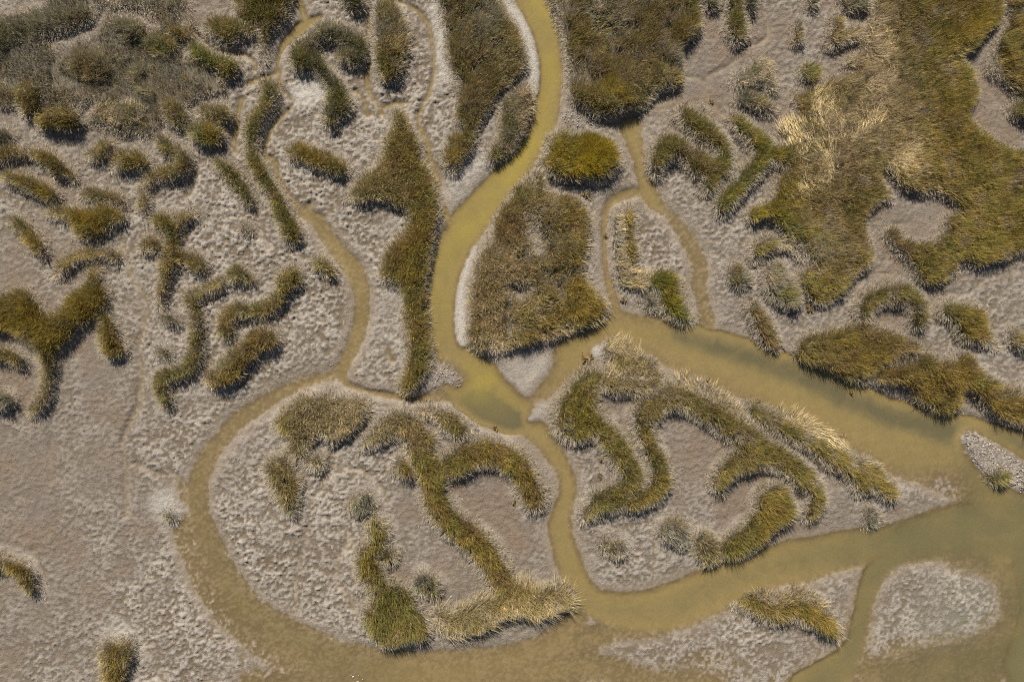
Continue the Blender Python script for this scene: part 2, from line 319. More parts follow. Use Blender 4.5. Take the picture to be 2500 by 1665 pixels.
patch('grass_tuft', 'dark tuft cut by the top edge in the upper right flats', DUSK, [('s', 'D', [(590, -160, 50), (590, 20, 40)])], h=.7, group=TUFT)
patch('grass_tuft', 'sparse grey tuft on pale mud in the upper right flats', GREY, [('s', 'D', [(470, 190, 30), (475, 290, 46)])], h=.55, dens=.7, group=TUFT)
patch('grass_patch', 'L shaped golden tuft in the upper right flats', dict(gold=.5, olive=.3, brown=.2), [('s', 'D', [(785, 150, 44), (790, 220, 52), (755, 290, 44)]), ('s', 'D', [(800, 250, 40), (880, 245, 36), (960, 220, 40)])], h=.8, group=ISLE)
patch('grass_tuft', 'round green topped tuft left of the right meadow', dict(gold=.35, green=.35, olive=.3), [('s', 'D', [(570, 530, 58), (600, 545, 55)])], h=.85, group=TUFT)
patch('grass_tuft', 'dark tuft cut by the top edge beside the right meadow', DUSK, [('s', 'D', [(830, -120, 50), (850, 0, 34), (930, 10, 46), (1010, 10, 36)])], h=.7, group=TUFT)
patch('grass_tuft', 'grey green tuft against the upper left margin of the right meadow', GREY, [('s', 'D', [(880, 470, 50), (960, 450, 60)])], h=.65, group=TUFT)
patch('grass_meadow', 'vast olive brown meadow filling the upper right corner', dict(olive=.45, gold=.17, brown=.33, grey=.05),
      [('p', 'D', [(1080, -300), (1080, -60), (1060, 100), (1020, 260), (990, 380), (900, 440), (890, 530), (780, 570), (650, 640), (500, 690), (450, 720), (460, 850), (420, 920), (500, 1000), (440, 1080), (370, 1120), (350, 1240), (380, 1290), (330, 1350), (300, 1460), (260, 1560),
                   (140, 1630), (140, 1670), (260, 1650), (370, 1680), (440, 1800), (490, 1860), (570, 1940), (610, 2000), (520, 2040), (490, 2140), (570, 2290), (680, 2310), (810, 2230), (890, 2130), (1010, 2040), (1055, 1940), (1040, 1840), (1000, 1730), (1020, 1630), (1110, 1540), (1220, 1500),
                   (1150, 1420), (1110, 1310), (1160, 1260), (1240, 1360), (1350, 1450), (1450, 1470), (1560, 1480), (1680, 1540), (1720, 1600), (1590, 1670), (1610, 1740), (1570, 1810), (1420, 1860), (1310, 1800), (1220, 1750), (1170, 1770), (1210, 1880), (1310, 1970), (1390, 2090), (1450, 2150),
                   (1560, 2160), (1640, 2140), (1700, 2080), (1730, 2000), (1850, 2030), (1950, 2000), (2100, 1970), (2280, 1940), (2600, 1940), (2600, 1150), (2195, 1140), (2050, 1100), (1950, 1010), (1840, 910), (1810, 810), (1890, 700), (1845, 620), (1790, 490), (1760, 410), (1870, 300), (2000, 190), (2030, 120), (2050, 20), (2050, -300)])],
      h=.75, dens=.95, straw=.07, group=MEADOW)
for lab, pts in [('pale straw swath flattened by wind across the upper right meadow', [(1030, 620, 70), (1100, 600, 90), (1150, 560, 80)]),
                 ('long combed straw swath lying diagonally in the upper right meadow', [(880, 1040, 50), (970, 960, 60), (1060, 880, 60), (1120, 760, 50)]),
                 ('bright yellow straw swath low in the upper right meadow', [(1180, 1220, 40), (1260, 1210, 70), (1350, 1130, 70), (1420, 1050, 40)]),
                 ('whitish straw swath on the left margin of the upper right meadow', [(640, 760, 60), (700, 900, 80), (760, 1000, 70), (820, 860, 60)]),
                 ('scattered straw swath beside the L shaped tuft', [(1100, 120, 60), (1040, 300, 60), (1100, 400, 70), (1180, 330, 50)]),
                 ('upright straw swath in the lower left of the upper right meadow', [(720, 1160, 40), (740, 1280, 45), (700, 1380, 50), (560, 1420, 60), (480, 1480, 50)]),
                 ('curling straw swath near the limb of the upper right meadow', [(430, 1030, 50), (540, 1000, 55), (600, 1070, 50), (500, 1180, 60)])]:
    patch('straw_swath', lab, dict(tan=.75, grey=.1, olive=.15), [('s', 'D', pts)], h=1.0, dens=.45, straw=2.2, mud=.1, lodge=.7, group='flattened straw swaths in the right meadow')
patch('grass_tussock', 'bright green tussock above the arched limb of the right meadow', dict(green=.7, vivid=.3), [('s', 'H', [(140, 380, 36), (290, 350, 60), (420, 440, 80), (480, 540, 60), (600, 440, 70)])], h=.85, group='tussocks in the right meadow')
patch('grass_tussock', 'grey green tussock in the lower left lobe of the right meadow', dict(grey=.6, tan=.2, green=.2), [('s', 'H', [(560, 560, 60), (640, 650, 80), (680, 740, 70)])], h=.7, straw=.2, group='tussocks in the right meadow')
patch('grass_tussock', 'ochre tussock on the corner promontory of the right meadow', dict(gold=.55, brown=.25, olive=.2), [('s', 'D', [(1680, 280, 90), (1800, 200, 90), (1920, 120, 80), (1960, 80, 60)])], h=.85, group='tussocks in the right meadow')
patch('grass_meadow', 'olive meadow cut by the right edge at the top', dict(olive=.45, brown=.35, gold=.2),
      [('p', 'D', [(2120, -300), (2600, -300), (2600, 920), (2230, 880), (2150, 840), (2120, 790), (2185, 750), (2180, 690), (2090, 620), (2010, 550), (1960, 470), (1980, 380), (2020, 300), (2060, 230), (2110, 180), (2120, 60)])], h=.85, group=MEADOW)

# --- right side
patch('grass_patch', 'arched limb of grass reaching left below the green tussock', OLIVE, [('s', 'H', [(170, 700, 42), (190, 640, 54), (280, 600, 52), (380, 590, 50), (470, 630, 42), (530, 680, 34)])], h=.85, group=ISLE)
patch('grass_patch', 'drooping grey olive clump left of the meadow lobe', dict(olive=.4, grey=.4, tan=.2), [('s', 'H', [(310, 830, 70), (340, 920, 100), (400, 980, 88), (440, 1030, 62)])], h=.85, straw=.15, group=ISLE)
patch('grass_tuft', 'frosted grey tuft at the head of the diagonal strip', GREY, [('s', 'H', [(-10, 830, 60), (40, 890, 75)])], h=.7, dens=.7, straw=.15, group=TUFT)
patch('grass_patch', 'diagonal strip of dark brown grass ending at the channel', dict(brown=.5, olive=.3, dusk=.2), [('s', 'H', [(110, 1050, 38), (165, 1150, 48), (220, 1250, 52), (275, 1340, 48), (320, 1400, 34)])], h=.85, group=ISLE)
patch('grass_patch', 'horseshoe of grass on the right flats', OLIVE, [('s', 'H', [(1000, 1160, 50), (1020, 1080, 66), (1110, 1010, 72), (1230, 985, 74), (1350, 1010, 74), (1420, 1080, 68), (1425, 1160, 64), (1400, 1220, 46)])], h=.85, straw=.1, group=ISLE)
patch('grass_patch', 'kite shaped golden brown block on the right flats', dict(brown=.35, gold=.3, olive=.35),
      [('p', 'H', [(1590, 1100), (1690, 1070), (1840, 1080), (1920, 1130), (1940, 1230), (1950, 1290), (2030, 1370), (2010, 1400), (1930, 1380), (1770, 1340), (1710, 1240), (1630, 1160)])], h=.9, group=ISLE)
patch('grass_meadow', 'broad brown ridge of grass above the right hand channel', dict(brown=.45, olive=.35, gold=.2),
      [('p', 'L', [(470, 220), (500, 120), (570, 60), (700, 40), (830, 0), (980, -40), (1080, -40), (1240, 40), (1410, 110), (1510, 180), (1430, 185), (1320, 215), (1170, 270), (1090, 310), (1040, 380), (1020, 420), (930, 430), (830, 400), (750, 340), (640, 300), (540, 270)])], h=.9, group=MEADOW)
patch('grass_meadow', 'rusty two lobed bank of grass running off the right edge', dict(brown=.35, gold=.4, olive=.25),
      [('p', 'L', [(1100, 330), (1190, 295), (1340, 245), (1480, 200), (1600, 245), (1680, 240), (1820, 200), (1870, 270), (1920, 340), (2030, 430), (2195, 450), (2600, 470), (2600, 800), (2195, 730), (2080, 690), (1960, 610), (1820, 470), (1760, 480), (1760, 580), (1720, 640), (1640, 660), (1560, 650), (1460, 570), (1390, 490), (1290, 430), (1190, 460), (1120, 420), (1090, 390)])], h=.9, group=MEADOW)
patch('grass_tuft', 'frosty grey tuft cut by the right edge', GREY, [('s', 'H', [(2140, 1300, 40), (2190, 1370, 60), (2350, 1400, 80)])], h=.7, dens=.7, group=TUFT)

# --- the right hand tongue
patch('grass_patch', 'long straw edged bar of grass along the lower bank of the right channel', OLIVE,
      [('s', 'L', [(140, 640, 46), (230, 690, 60), (330, 745, 62), (430, 795, 64), (560, 860, 72), (680, 935, 78), (800, 1010, 82), (910, 1080, 88), (1020, 1130, 88), (1100, 1190, 74), (1180, 1240, 62), (1220, 1290, 36)]), ('s', 'L', [(960, 1180, 70), (1000, 1220, 70)])], h=.9, straw=.1, group=ISLE)
patch('straw_swath', 'cream coloured straw fringe on the channel side of the long bar', dict(tan=.8, grey=.2), [('s', 'L', [(390, 690, 40), (480, 740, 45), (580, 790, 50), (680, 830, 45), (790, 880, 34)])], h=.75, dens=.75, straw=.7, mud=.5, lodge=.3, group=PALE)
patch('grass_patch', 'broad left limb of the tongue shaped marsh with a pale crown', OLIVE,
      [('s', 'K', [(940, 200, 62), (1010, 260, 66), (1120, 285, 66), (1220, 330, 66), (1280, 400, 44), (1220, 460, 56), (1100, 450, 64), (960, 430, 66), (860, 400, 74), (760, 400, 80), (720, 500, 108), (650, 610, 142), (650, 720, 160), (740, 730, 120), (850, 790, 92)]),
       ('s', 'K', [(850, 790, 80), (950, 910, 92), (1030, 1030, 92), (1070, 1150, 84), (1040, 1240, 92), (930, 1310, 92), (830, 1350, 84), (765, 1420, 56), (710, 1470, 32)])], h=.9, straw=.12, group=ISLE)
patch('straw_swath', 'pale straw crown at the very top of the tongue shaped marsh', dict(tan=.85, grey=.15), [('s', 'K', [(910, 170, 50), (1000, 160, 60), (1080, 220, 55)])], h=.8, dens=.8, straw=.7, lodge=.25, mud=.6, group=PALE)
patch('straw_swath', 'second pale straw cushion behind the crown of the tongue', dict(tan=.85, grey=.15), [('s', 'K', [(880, 360, 45), (960, 350, 50), (1130, 370, 45)])], h=.85, dens=.7, straw=.7, lodge=.3, mud=.1, group=PALE)
patch('grass_patch', 'middle limb of the tongue shaped marsh dropping to a gold tinted foot', dict(olive=.4, brown=.2, gold=.3, dusk=.1),
      [('s', 'K', [(1340, 560, 84), (1210, 620, 92), (1165, 720, 74), (1190, 830, 66), (1240, 950, 66), (1285, 1050, 74), (1300, 1150, 84), (1265, 1250, 78), (1180, 1310, 68), (1080, 1330, 64)])], h=.9, straw=.1, group=ISLE)
patch('grass_patch', 'right limb of the tongue shaped marsh coiling into a spiral arm', OLIVE,
      [('s', 'K', [(1340, 520, 84), (1460, 540, 92), (1580, 590, 92), (1720, 660, 100), (1850, 760, 100), (1960, 860, 108), (2080, 950, 108), (2200, 1000, 100), (2300, 1060, 84), (2400, 1140, 76), (2480, 1230, 70), (2510, 1330, 62), (2490, 1410, 58), (2460, 1460, 36)]),
       ('s', 'K', [(2010, 990, 90), (1890, 1050, 76), (1800, 1130, 66), (1755, 1200, 58), (1790, 1250, 34)])], h=.9, straw=.12, group=ISLE)
patch('straw_swath', 'tan straw verge on the channel side of the spiral limb', dict(tan=.8, grey=.2), [('s', 'K', [(1480, 430, 60), (1600, 490, 60), (1720, 560, 55), (1850, 650, 50), (1900, 700, 40)])], h=.6, dens=.55, straw=.7, lodge=.3, mud=.8, group=PALE)
patch('grass_patch', 'comma shaped clump inside the spiral arm', dict(olive=.5, gold=.3, brown=.2), [('s', 'P', [(330, 165, 110), (290, 240, 136), (370, 270, 80), (210, 370, 100), (120, 470, 98), (20, 545, 90), (-60, 570, 60)])], h=.95, straw=.12, group=ISLE)
patch('straw_tuft', 'round frosted tuft in the hollow left of the comma clump', dict(grey=.5, tan=.35, olive=.15), [('s', 'O', [(1360, 430, 76), (1430, 440, 92), (1470, 490, 64)])], h=.75, straw=.4, dens=.7, group=PALE)
patch('straw_tuft', 'spiky straw tuft joined to the tail of the comma clump', dict(tan=.45, olive=.4, grey=.15), [('s', 'O', [(1640, 530, 84), (1680, 610, 84)])], h=.85, straw=.35, dens=.85, group=PALE)
patch('straw_tuft', 'low frosted tuft on pale mud below the left limb', dict(grey=.6, tan=.3, olive=.1), [('s', 'O', [(880, 530, 60), (960, 560, 78)])], h=.6, straw=.3, dens=.5, group=PALE)
patch('shrub_tuft', 'thin dark twiggy tuft alone on the spit below the long bar', dict(dusk=.5, grey=.5), [('s', 'P', [(1035, 270, 44), (1060, 350, 60)])], h=.6, dens=.45, straw=.1, mud=.6, group=TUFT)
patch('grass_tuft', 'leaning tuft at the lower end of the shell bar', dict(olive=.4, green=.3, tan=.3), [('s', 'L', [(1990, 1190, 40), (2050, 1160, 62), (2090, 1150, 40)])], h=.75, straw=.2, group=TUFT)
patch('grass_patch', 'eyebrow shaped patch on the lower right mud island', dict(olive=.45, gold=.35, brown=.2), [('s', 'P', [(20, 970, 40), (110, 960, 74), (230, 1030, 66), (340, 1055, 74), (450, 1000, 84), (560, 1045, 84), (660, 1110, 76), (730, 1165, 62), (775, 1215, 36)])], h=.95, straw=.1, group=ISLE)
patch('straw_swath', 'pale straw fringe on the crest of the eyebrow patch', dict(tan=.8, grey=.2), [('s', 'P', [(60, 890, 30), (110, 890, 34), (330, 960, 34), (450, 920, 40), (540, 940, 34), (640, 1000, 30)])], h=.75, dens=.6, straw=.8, mud=.4, group=PALE)

# --- lower middle island
patch('grass_patch', 'combed mound of grass at the upper left of the round island', dict(olive=.4, tan=.3, brown=.2, green=.1),
      [('p', 'J', [(200, 730), (240, 670), (340, 570), (460, 510), (600, 510), (750, 530), (880, 530), (920, 590), (880, 690), (790, 780), (690, 870), (620, 880), (560, 830), (500, 880), (440, 960), (490, 990), (560, 980), (590, 1040), (560, 1090), (480, 1080), (410, 1030), (340, 1020), (350, 1110),
                   (390, 1200), (390, 1290), (370, 1370), (340, 1430), (280, 1420), (250, 1370), (210, 1280), (165, 1170), (130, 1080), (185, 1010), (285, 960), (300, 860), (230, 790)])], h=.8, straw=.15, lodge=.2, group=ISLE)
patch('grass_patch', 'left wing shaped clump below the narrow creek link', BROWN, [('s', 'J', [(890, 890, 40), (980, 840, 62), (1080, 760, 88), (1190, 730, 90), (1290, 800, 92), (1370, 870, 74), (1290, 930, 74)])], h=.8, straw=.14, group=ISLE)
patch('grass_patch', 'tan right wing clump on the bank of the central pool', dict(tan=.35, brown=.3, olive=.35), [('s', 'J', [(1350, 640, 46), (1440, 640, 60), (1540, 700, 64), (1620, 780, 72), (1680, 780, 52)])], h=.75, straw=.25, group=ISLE)
patch('grass_patch', 'central trunk of grass with an arched arm and a long diagonal leg', dict(olive=.42, gold=.25, brown=.33),
      [('s', 'J', [(1290, 990, 72), (1370, 1050, 106), (1420, 1150, 106), (1430, 1280, 98), (1470, 1400, 98)]), ('s', 'J', [(1190, 1080, 82), (1240, 1110, 56)]),
       ('s', 'J', [(1500, 1090, 70), (1570, 1060, 100), (1660, 1000, 100), (1780, 960, 100), (1900, 970, 100), (2020, 1030, 92), (2100, 1110, 84), (2150, 1210, 84), (2200, 1290, 90), (2215, 1350, 70)]),
       ('s', 'N', [(1470, 260, 90), (1560, 370, 96), (1680, 450, 104), (1790, 560, 104), (1880, 680, 104), (1950, 790, 104), (2020, 900, 98)])], h=.95, straw=.1, group=ISLE)
patch('straw_patch', 'mass of bleached yellow straw at the foot of the diagonal leg', dict(tan=.55, olive=.3, gold=.15),
      [('s', 'N', [(1500, 1090, 66), (1570, 1150, 90), (1700, 1120, 98), (1830, 1060, 98), (1960, 1000, 98), (2100, 950, 122), (2195, 990, 104), (2290, 960, 96), (2360, 950, 96), (2430, 970, 62)])], h=.95, straw=.42, lodge=.35, group=ISLE)
patch('grass_tuft', 'sparse dusky tuft on the pale mud of the round island', dict(dusk=.4, grey=.4, olive=.2), [('s', 'N', [(830, 215, 55), (900, 190, 75), (870, 260, 46)])], h=.65, dens=.65, group=TUFT)
patch('grass_patch', 'crooked column of grass with straw wisps in the round island', dict(olive=.5, gold=.2, dusk=.2, tan=.1), [('s', 'N', [(965, 330, 46), (1000, 430, 78), (980, 540, 70), (920, 630, 88), (930, 730, 90), (1010, 830, 66)]), ('s', 'N', [(1020, 640, 50), (1090, 620, 46)])], h=.85, straw=.16, group=ISLE)
patch('grass_patch', 'bulky olive block at the bottom of the round island', dict(olive=.5, brown=.2, gold=.18, tan=.12),
      [('p', 'N', [(970, 890), (1060, 840), (1170, 840), (1250, 910), (1300, 1000), (1380, 1090), (1390, 1170), (1370, 1260), (1250, 1280), (1110, 1310), (1020, 1300), (950, 1230), (890, 1170), (895, 1060), (950, 960)])], h=.95, straw=.14, group=ISLE)
patch('grass_tuft', 'spiky grey tuft on the right shoulder of the bulky block', GREY, [('s', 'N', [(1360, 830, 86), (1420, 850, 76), (1430, 910, 46)])], h=.8, dens=.8, straw=.15, group=TUFT)

# --- lower left flats
patch('grass_tuft', 'tuft cut by the left edge with a golden core low on the flats', dict(gold=.5, grey=.3, olive=.2), [('s', 'M', [(-160, 690, 80), (-20, 680, 56), (40, 690, 46), (130, 720, 52), (190, 810, 60), (205, 880, 36)])], h=.75, group=TUFT)
patch('grass_tuft', 'tiny dark tuft on a pale rise beside the left channel', dict(dusk=.5, gold=.3, olive=.2), [('s', 'M', [(1245, 290, 34), (1285, 325, 36)])], h=.7, group=TUFT)
patch('grass_tuft', 'half golden tuft on the bottom left flats', dict(gold=.5, tan=.3, olive=.2), [('s', 'M', [(810, 1360, 80), (830, 1470, 92), (830, 1600, 80)]), ('s', 'M', [(900, 1380, 75), (930, 1300, 50)])], h=.85, straw=.25, group=TUFT)

# --- around the side creek
patch('grass_patch', 'narrow upright bar of dark gold grass inside the side creek loop', dict(gold=.45, brown=.35, olive=.2), [('s', 'G', [(1060, 340, 44), (1050, 450, 48), (1055, 560, 44), (1070, 670, 44), (1085, 730, 30)])], h=.95, mud=.4, group=ISLE)
patch('straw_swath', 'bleached grass fringe hanging left of the upright bar', dict(tan=.4, grey=.6), [('s', 'G', [(975, 380, 28), (965, 520, 36), (985, 680, 42), (1005, 800, 56), (1060, 890, 70), (1150, 900, 60)])], h=.7, dens=.7, straw=.5, mud=.6, lodge=.3, group=PALE)
patch('grass_patch', 'yellow green clump at the tip between the side creek and channel', dict(green=.35, vivid=.2, gold=.25, olive=.2), [('s', 'G', [(1270, 900, 62), (1350, 910, 84), (1380, 1020, 84), (1410, 1090, 70), (1460, 1150, 54), (1510, 1200, 34)])], h=.9, straw=.12, group=ISLE)
patch('grass_tuft', 'small grey tuft left of the yellow green clump', GREY, [('s', 'G', [(1200, 1030, 45), (1230, 1080, 50)])], h=.6, dens=.8, group=TUFT)
patch('grass_tuft', 'wispy grey tuft at the upper left end of the V shape', GREY, [('s', 'C', [(1600, 830, 30), (1640, 870, 40)])], h=.5, dens=.5, group=TUFT)

# ------------------------------------------------------------------ creeks: (tile, points with half width, depth m, inner softness px, outer softness px)
CREEKS = [
    # main creek from the top down to the pool
    ('Z', [(1205, -380, 44), (1212, -150, 42), (1215, -30, 40), (1235, 30, 37), (1256, 80, 33), (1263, 140, 30), (1262, 200, 31), (1255, 260, 31), (1234, 310, 32), (1196, 370, 34), (1150, 425, 38), (1100, 485, 42), (1064, 535, 44), (1034, 600, 42), (1016, 660, 37), (1012, 720, 38), (1014, 770, 37), (1030, 805, 34), (1065, 840, 44), (1110, 875, 48), (1150, 910, 48), (1190, 935, 40)], .28, 44, 10),
    ('Z', [(1035, 885, 22), (1080, 910, 42), (1130, 940, 44), (1180, 965, 36), (1210, 965, 26)], .42, 22, 9),
    # east branch widening to the pond
    ('Z', [(1205, 935, 22), (1245, 890, 30), (1300, 832, 40), (1360, 785, 42), (1420, 757, 38), (1480, 765, 44), (1560, 795, 56), (1650, 822, 60), (1740, 858, 66), (1830, 897, 66), (1920, 940, 66), (2000, 985, 66), (2080, 1030, 66), (2160, 1060, 66), (2240, 1080, 80), (2354, 1130, 110), (2700, 1180, 200)], .19, 70, 36),
    ('Z', [(1560, 775, 36), (1700, 815, 40), (1850, 870, 44), (1980, 930, 44), (2100, 975, 44), (2220, 1000, 46), (2354, 1030, 40), (2700, 1080, 60)], .36, 30, 8),
    # south branch
    ('Z', [(1200, 960, 30), (1240, 1000, 24), (1278, 1050, 20), (1300, 1090, 19), (1303, 1140, 19), (1288, 1200, 25), (1295, 1250, 30), (1312, 1300, 28), (1335, 1350, 27), (1370, 1388, 34), (1450, 1405, 46), (1540, 1395, 54), (1640, 1355, 54), (1740, 1312, 50), (1850, 1285, 50), (1960, 1262, 44), (2080, 1245, 50), (2200, 1220, 66), (2354, 1215, 90), (2700, 1230, 150)], .26, 46, 38),
    ('Z', [(1345, 1390, 22), (1280, 1475, 34), (1180, 1512, 34), (1080, 1540, 50), (960, 1555, 60), (850, 1555, 66), (740, 1510, 56), (640, 1458, 50), (565, 1405, 46), (515, 1320, 36), (475, 1240, 31), (458, 1170, 27), (457, 1110, 25), (480, 1050, 22), (530, 985, 20), (600, 930, 18), (680, 888, 15), (750, 866, 12), (785, 850, 12)], .06, 40, 16),
    # soft wet margin of the lower loop
    ('Z', [(425, 1130, 20), (425, 1200, 28), (450, 1280, 30), (500, 1370, 36), (580, 1440, 44), (700, 1520, 60)], .022, 40, 44),
    # upper loop
    ('Z', [(785, 850, 13), (803, 815, 16), (826, 760, 18), (833, 700, 19), (825, 645, 21), (790, 592, 21), (755, 548, 18), (730, 512, 14), (712, 490, 9)], .07, 20, 6),
    ('Z', [(785, 860, 12), (800, 884, 6), (850, 900, 6), (920, 914, 7), (970, 918, 10), (1030, 905, 22)], .06, 8, 5),
    # bottom shallows
    ('Z', [(600, 1600, 60), (900, 1620, 80), (1200, 1610, 80), (1400, 1660, 80), (2000, 1750, 100), (2500, 1700, 150)], .07, 90, 50),
    ('Z', [(1320, 1480, 30), (1420, 1450, 24), (1520, 1440, 20)], .05, 40, 30),
    ('Z', [(1150, 1560, 40), (1330, 1530, 36), (1480, 1560, 24), (1640, 1570, 16)], .05, 40, 50),
    # lower right pond and its feeder
    ('Z', [(2060, 1275, 26), (2015, 1310, 24), (1992, 1360, 21), (1978, 1420, 20), (1966, 1480, 23), (1925, 1540, 42), (1860, 1590, 54)], .26, 22, 44),
    ('Z', [(1985, 1540, 24), (2060, 1550, 40), (2150, 1545, 60), (2250, 1530, 66), (2330, 1450, 44), (2335, 1350, 40), (2290, 1290, 40), (2200, 1270, 34)], .12, 70, 120),
    ('Z', [(2360, 1280, 40), (2400, 1400, 60), (2380, 1560, 70), (2700, 1560, 200)], .55, 70, 20),
    # side creek behind the rounded island
    ('C', [(1060, 960, 90), (1080, 1040, 74), (1110, 1150, 58), (1135, 1250, 50), (1155, 1350, 52), (1190, 1450, 66), (1230, 1540, 54), (1290, 1590, 46)], .15, 26, 8),
    ('G', [(1230, 240, 48), (1290, 330, 46), (1360, 400, 40), (1440, 490, 54), (1530, 630, 62), (1590, 780, 64), (1590, 930, 56), (1620, 1080, 52), (1660, 1240, 60)], .03, 24, 10),
    ('G', [(1200, 210, 40), (1050, 230, 42), (930, 285, 40), (875, 370, 28), (862, 500, 26), (866, 650, 26), (870, 800, 28), (905, 950, 36), (950, 1090, 34), (965, 1190, 44)], .09, 18, 6),
    # the mouth of the runnel at the main creek
    ('F', [(1440, 120, 8), (1490, 220, 12), (1525, 330, 20), (1545, 450, 30), (1560, 560, 30)], .06, 14, 6),
    # upper left wedge of water
    ('B', [(400, -300, 34), (400, -20, 30), (430, 70, 28), (450, 140, 22)], .10, 12, 5),
    ('B', [(580, 130, 10), (460, 205, 44), (350, 285, 36), (275, 380, 18), (240, 500, 15), (250, 560, 14)], .18, 12, 5),
]
RUNNELS = [  # shallow threads of wet mud
    ('B', [(250, 560, 6), (120, 605, 10), (20, 650, 14)]), ('B', [(250, 560, 6), (265, 680, 9), (330, 740, 14), (352, 820, 10), (220, 950, 9), (165, 1080, 9), (150, 1190, 12), (220, 1240, 20), (250, 1360, 11), (350, 1510, 12), (430, 1620, 26)]),
    ('F', [(430, 370, 40), (520, 430, 36), (600, 500, 34), (640, 590, 36)]), ('F', [(490, 310, 14), (480, 400, 24), (590, 410, 16)]),
    ('B', [(1000, 0, 8), (1250, 45, 10), (1390, 175, 15), (1430, 350, 15), (1440, 520, 11), (1400, 720, 9), (1350, 810, 9), (1320, 950, 9), (1390, 1080, 14), (1410, 1200, 16), (1470, 1380, 18), (1510, 1540, 18)]),
    ('B', [(930, 90, 10), (940, 200, 7), (942, 470, 7), (925, 570, 18), (930, 650, 22), (965, 740, 10), (1010, 800, 9), (1040, 870, 12)]), ('B', [(840, 700, 16), (900, 760, 9), (940, 890, 12)]), ('B', [(1040, 840, 7), (1120, 800, 8), (1240, 790, 5)]),
    ('E', [(1450, 230, 22), (1490, 100, 30), (1500, 40, 26)]), ('E', [(940, 620, 28), (975, 760, 24), (1030, 890, 20), (1100, 1010, 16), (1110, 1150, 18), (1090, 1300, 18), (1060, 1400, 14), (1085, 1500, 17), (1090, 1640, 20), (1060, 1840, 18), (970, 2040, 9), (940, 2140, 9), (970, 2290, 14)]),
    ('I', [(980, 1050, 10), (1080, 1045, 16), (1150, 1100, 16), (1280, 1140, 18), (1380, 1145, 18), (1430, 1230, 20)]), ('I', [(980, 1100, 20), (975, 1250, 16), (985, 1420, 10)]), ('I', [(400, 820, 8), (390, 1000, 8), (430, 1150, 6)]),
    ('E', [(1900, 60, 16), (1960, 180, 12), (1975, 350, 9), (1990, 480, 9), (2060, 640, 6)]), ('A', [(1850, 760, 16), (1820, 900, 10), (1810, 1000, 24), (1790, 1060, 18), (1810, 1180, 6)]),
    ('J', [(940, 520, 12), (940, 650, 16), (880, 740, 12), (800, 830, 10), (700, 930, 14), (650, 1050, 20), (630, 1130, 26), (560, 1250, 16)]), ('J', [(650, 1050, 9), (850, 1080, 7), (960, 1130, 9), (1040, 1220, 12), (1080, 1320, 13)]),
    ('N', [(760, 400, 26), (790, 460, 30), (740, 560, 18), (690, 660, 14), (710, 800, 14), (800, 900, 20), (840, 980, 22)]), ('N', [(470, 400, 16), (440, 560, 8), (390, 720, 20), (370, 900, 26), (390, 1010, 36)]),
    ('M', [(1900, 1310, 6), (1810, 1390, 9), (1760, 1460, 16), (1640, 1500, 16), (1560, 1560, 14)]), ('M', [(1300, 1500, 18), (1200, 1520, 14)]), ('M', [(1060, 1250, 40), (1140, 1290, 30), (1240, 1500, 20)]), ('M', [(10, 1330, 7), (120, 1450, 8), (190, 1560, 8)]), ('M', [(260, 560, 12), (310, 700, 12), (350, 800, 26)]),
    ('O', [(1240, 330, 8), (1250, 500, 6), (1270, 700, 6), (1290, 880, 8)]), ('O', [(160, 330, 10), (230, 450, 9), (240, 600, 7)]),
    ('C', [(1460, 600, 6), (1560, 600, 5), (1640, 630, 6), (1660, 580, 6), (1750, 545, 5), (1860, 470, 5), (1900, 380, 5), (2040, 340, 5), (2110, 270, 5), (2090, 100, 5)]), ('C', [(1640, 630, 5), (1660, 740, 6), (1760, 880, 9)]), ('C', [(900, 960, 20), (1000, 950, 16), (1250, 800, 12), (1400, 740, 20), (1450, 660, 16)]),
    ('D', [(190, 0, 6), (210, 170, 6), (230, 290, 5), (60, 380, 5)]), ('D', [(1900, 640, 5), (1960, 750, 6), (2060, 880, 6), (2120, 960, 4)]),
    ('H', [(1290, 460, 9), (1130, 480, 8), (1100, 540, 8), (1130, 640, 8), (1140, 740, 6)]), ('H', [(1580, 1000, 5), (1760, 990, 6), (1820, 940, 5), (1900, 880, 5), (2050, 840, 5), (2250, 820, 5)]), ('H', [(880, 960, 6), (960, 880, 7), (1040, 840, 6), (1180, 850, 5)]),
    ('A', [(1490, 250, 8), (1570, 340, 10), (1650, 400, 10), (1740, 420, 7), (1860, 420, 7), (1950, 480, 6), (1950, 540, 6)]),
    ('P', [(965, 1320, 8), (1000, 1420, 8), (1010, 1520, 8)]),
    ('K', [(1440, 620, 8), (1430, 500, 8)]) if False else ('F', [(1090, 1400, 14), (1120, 1500, 14)]),
]
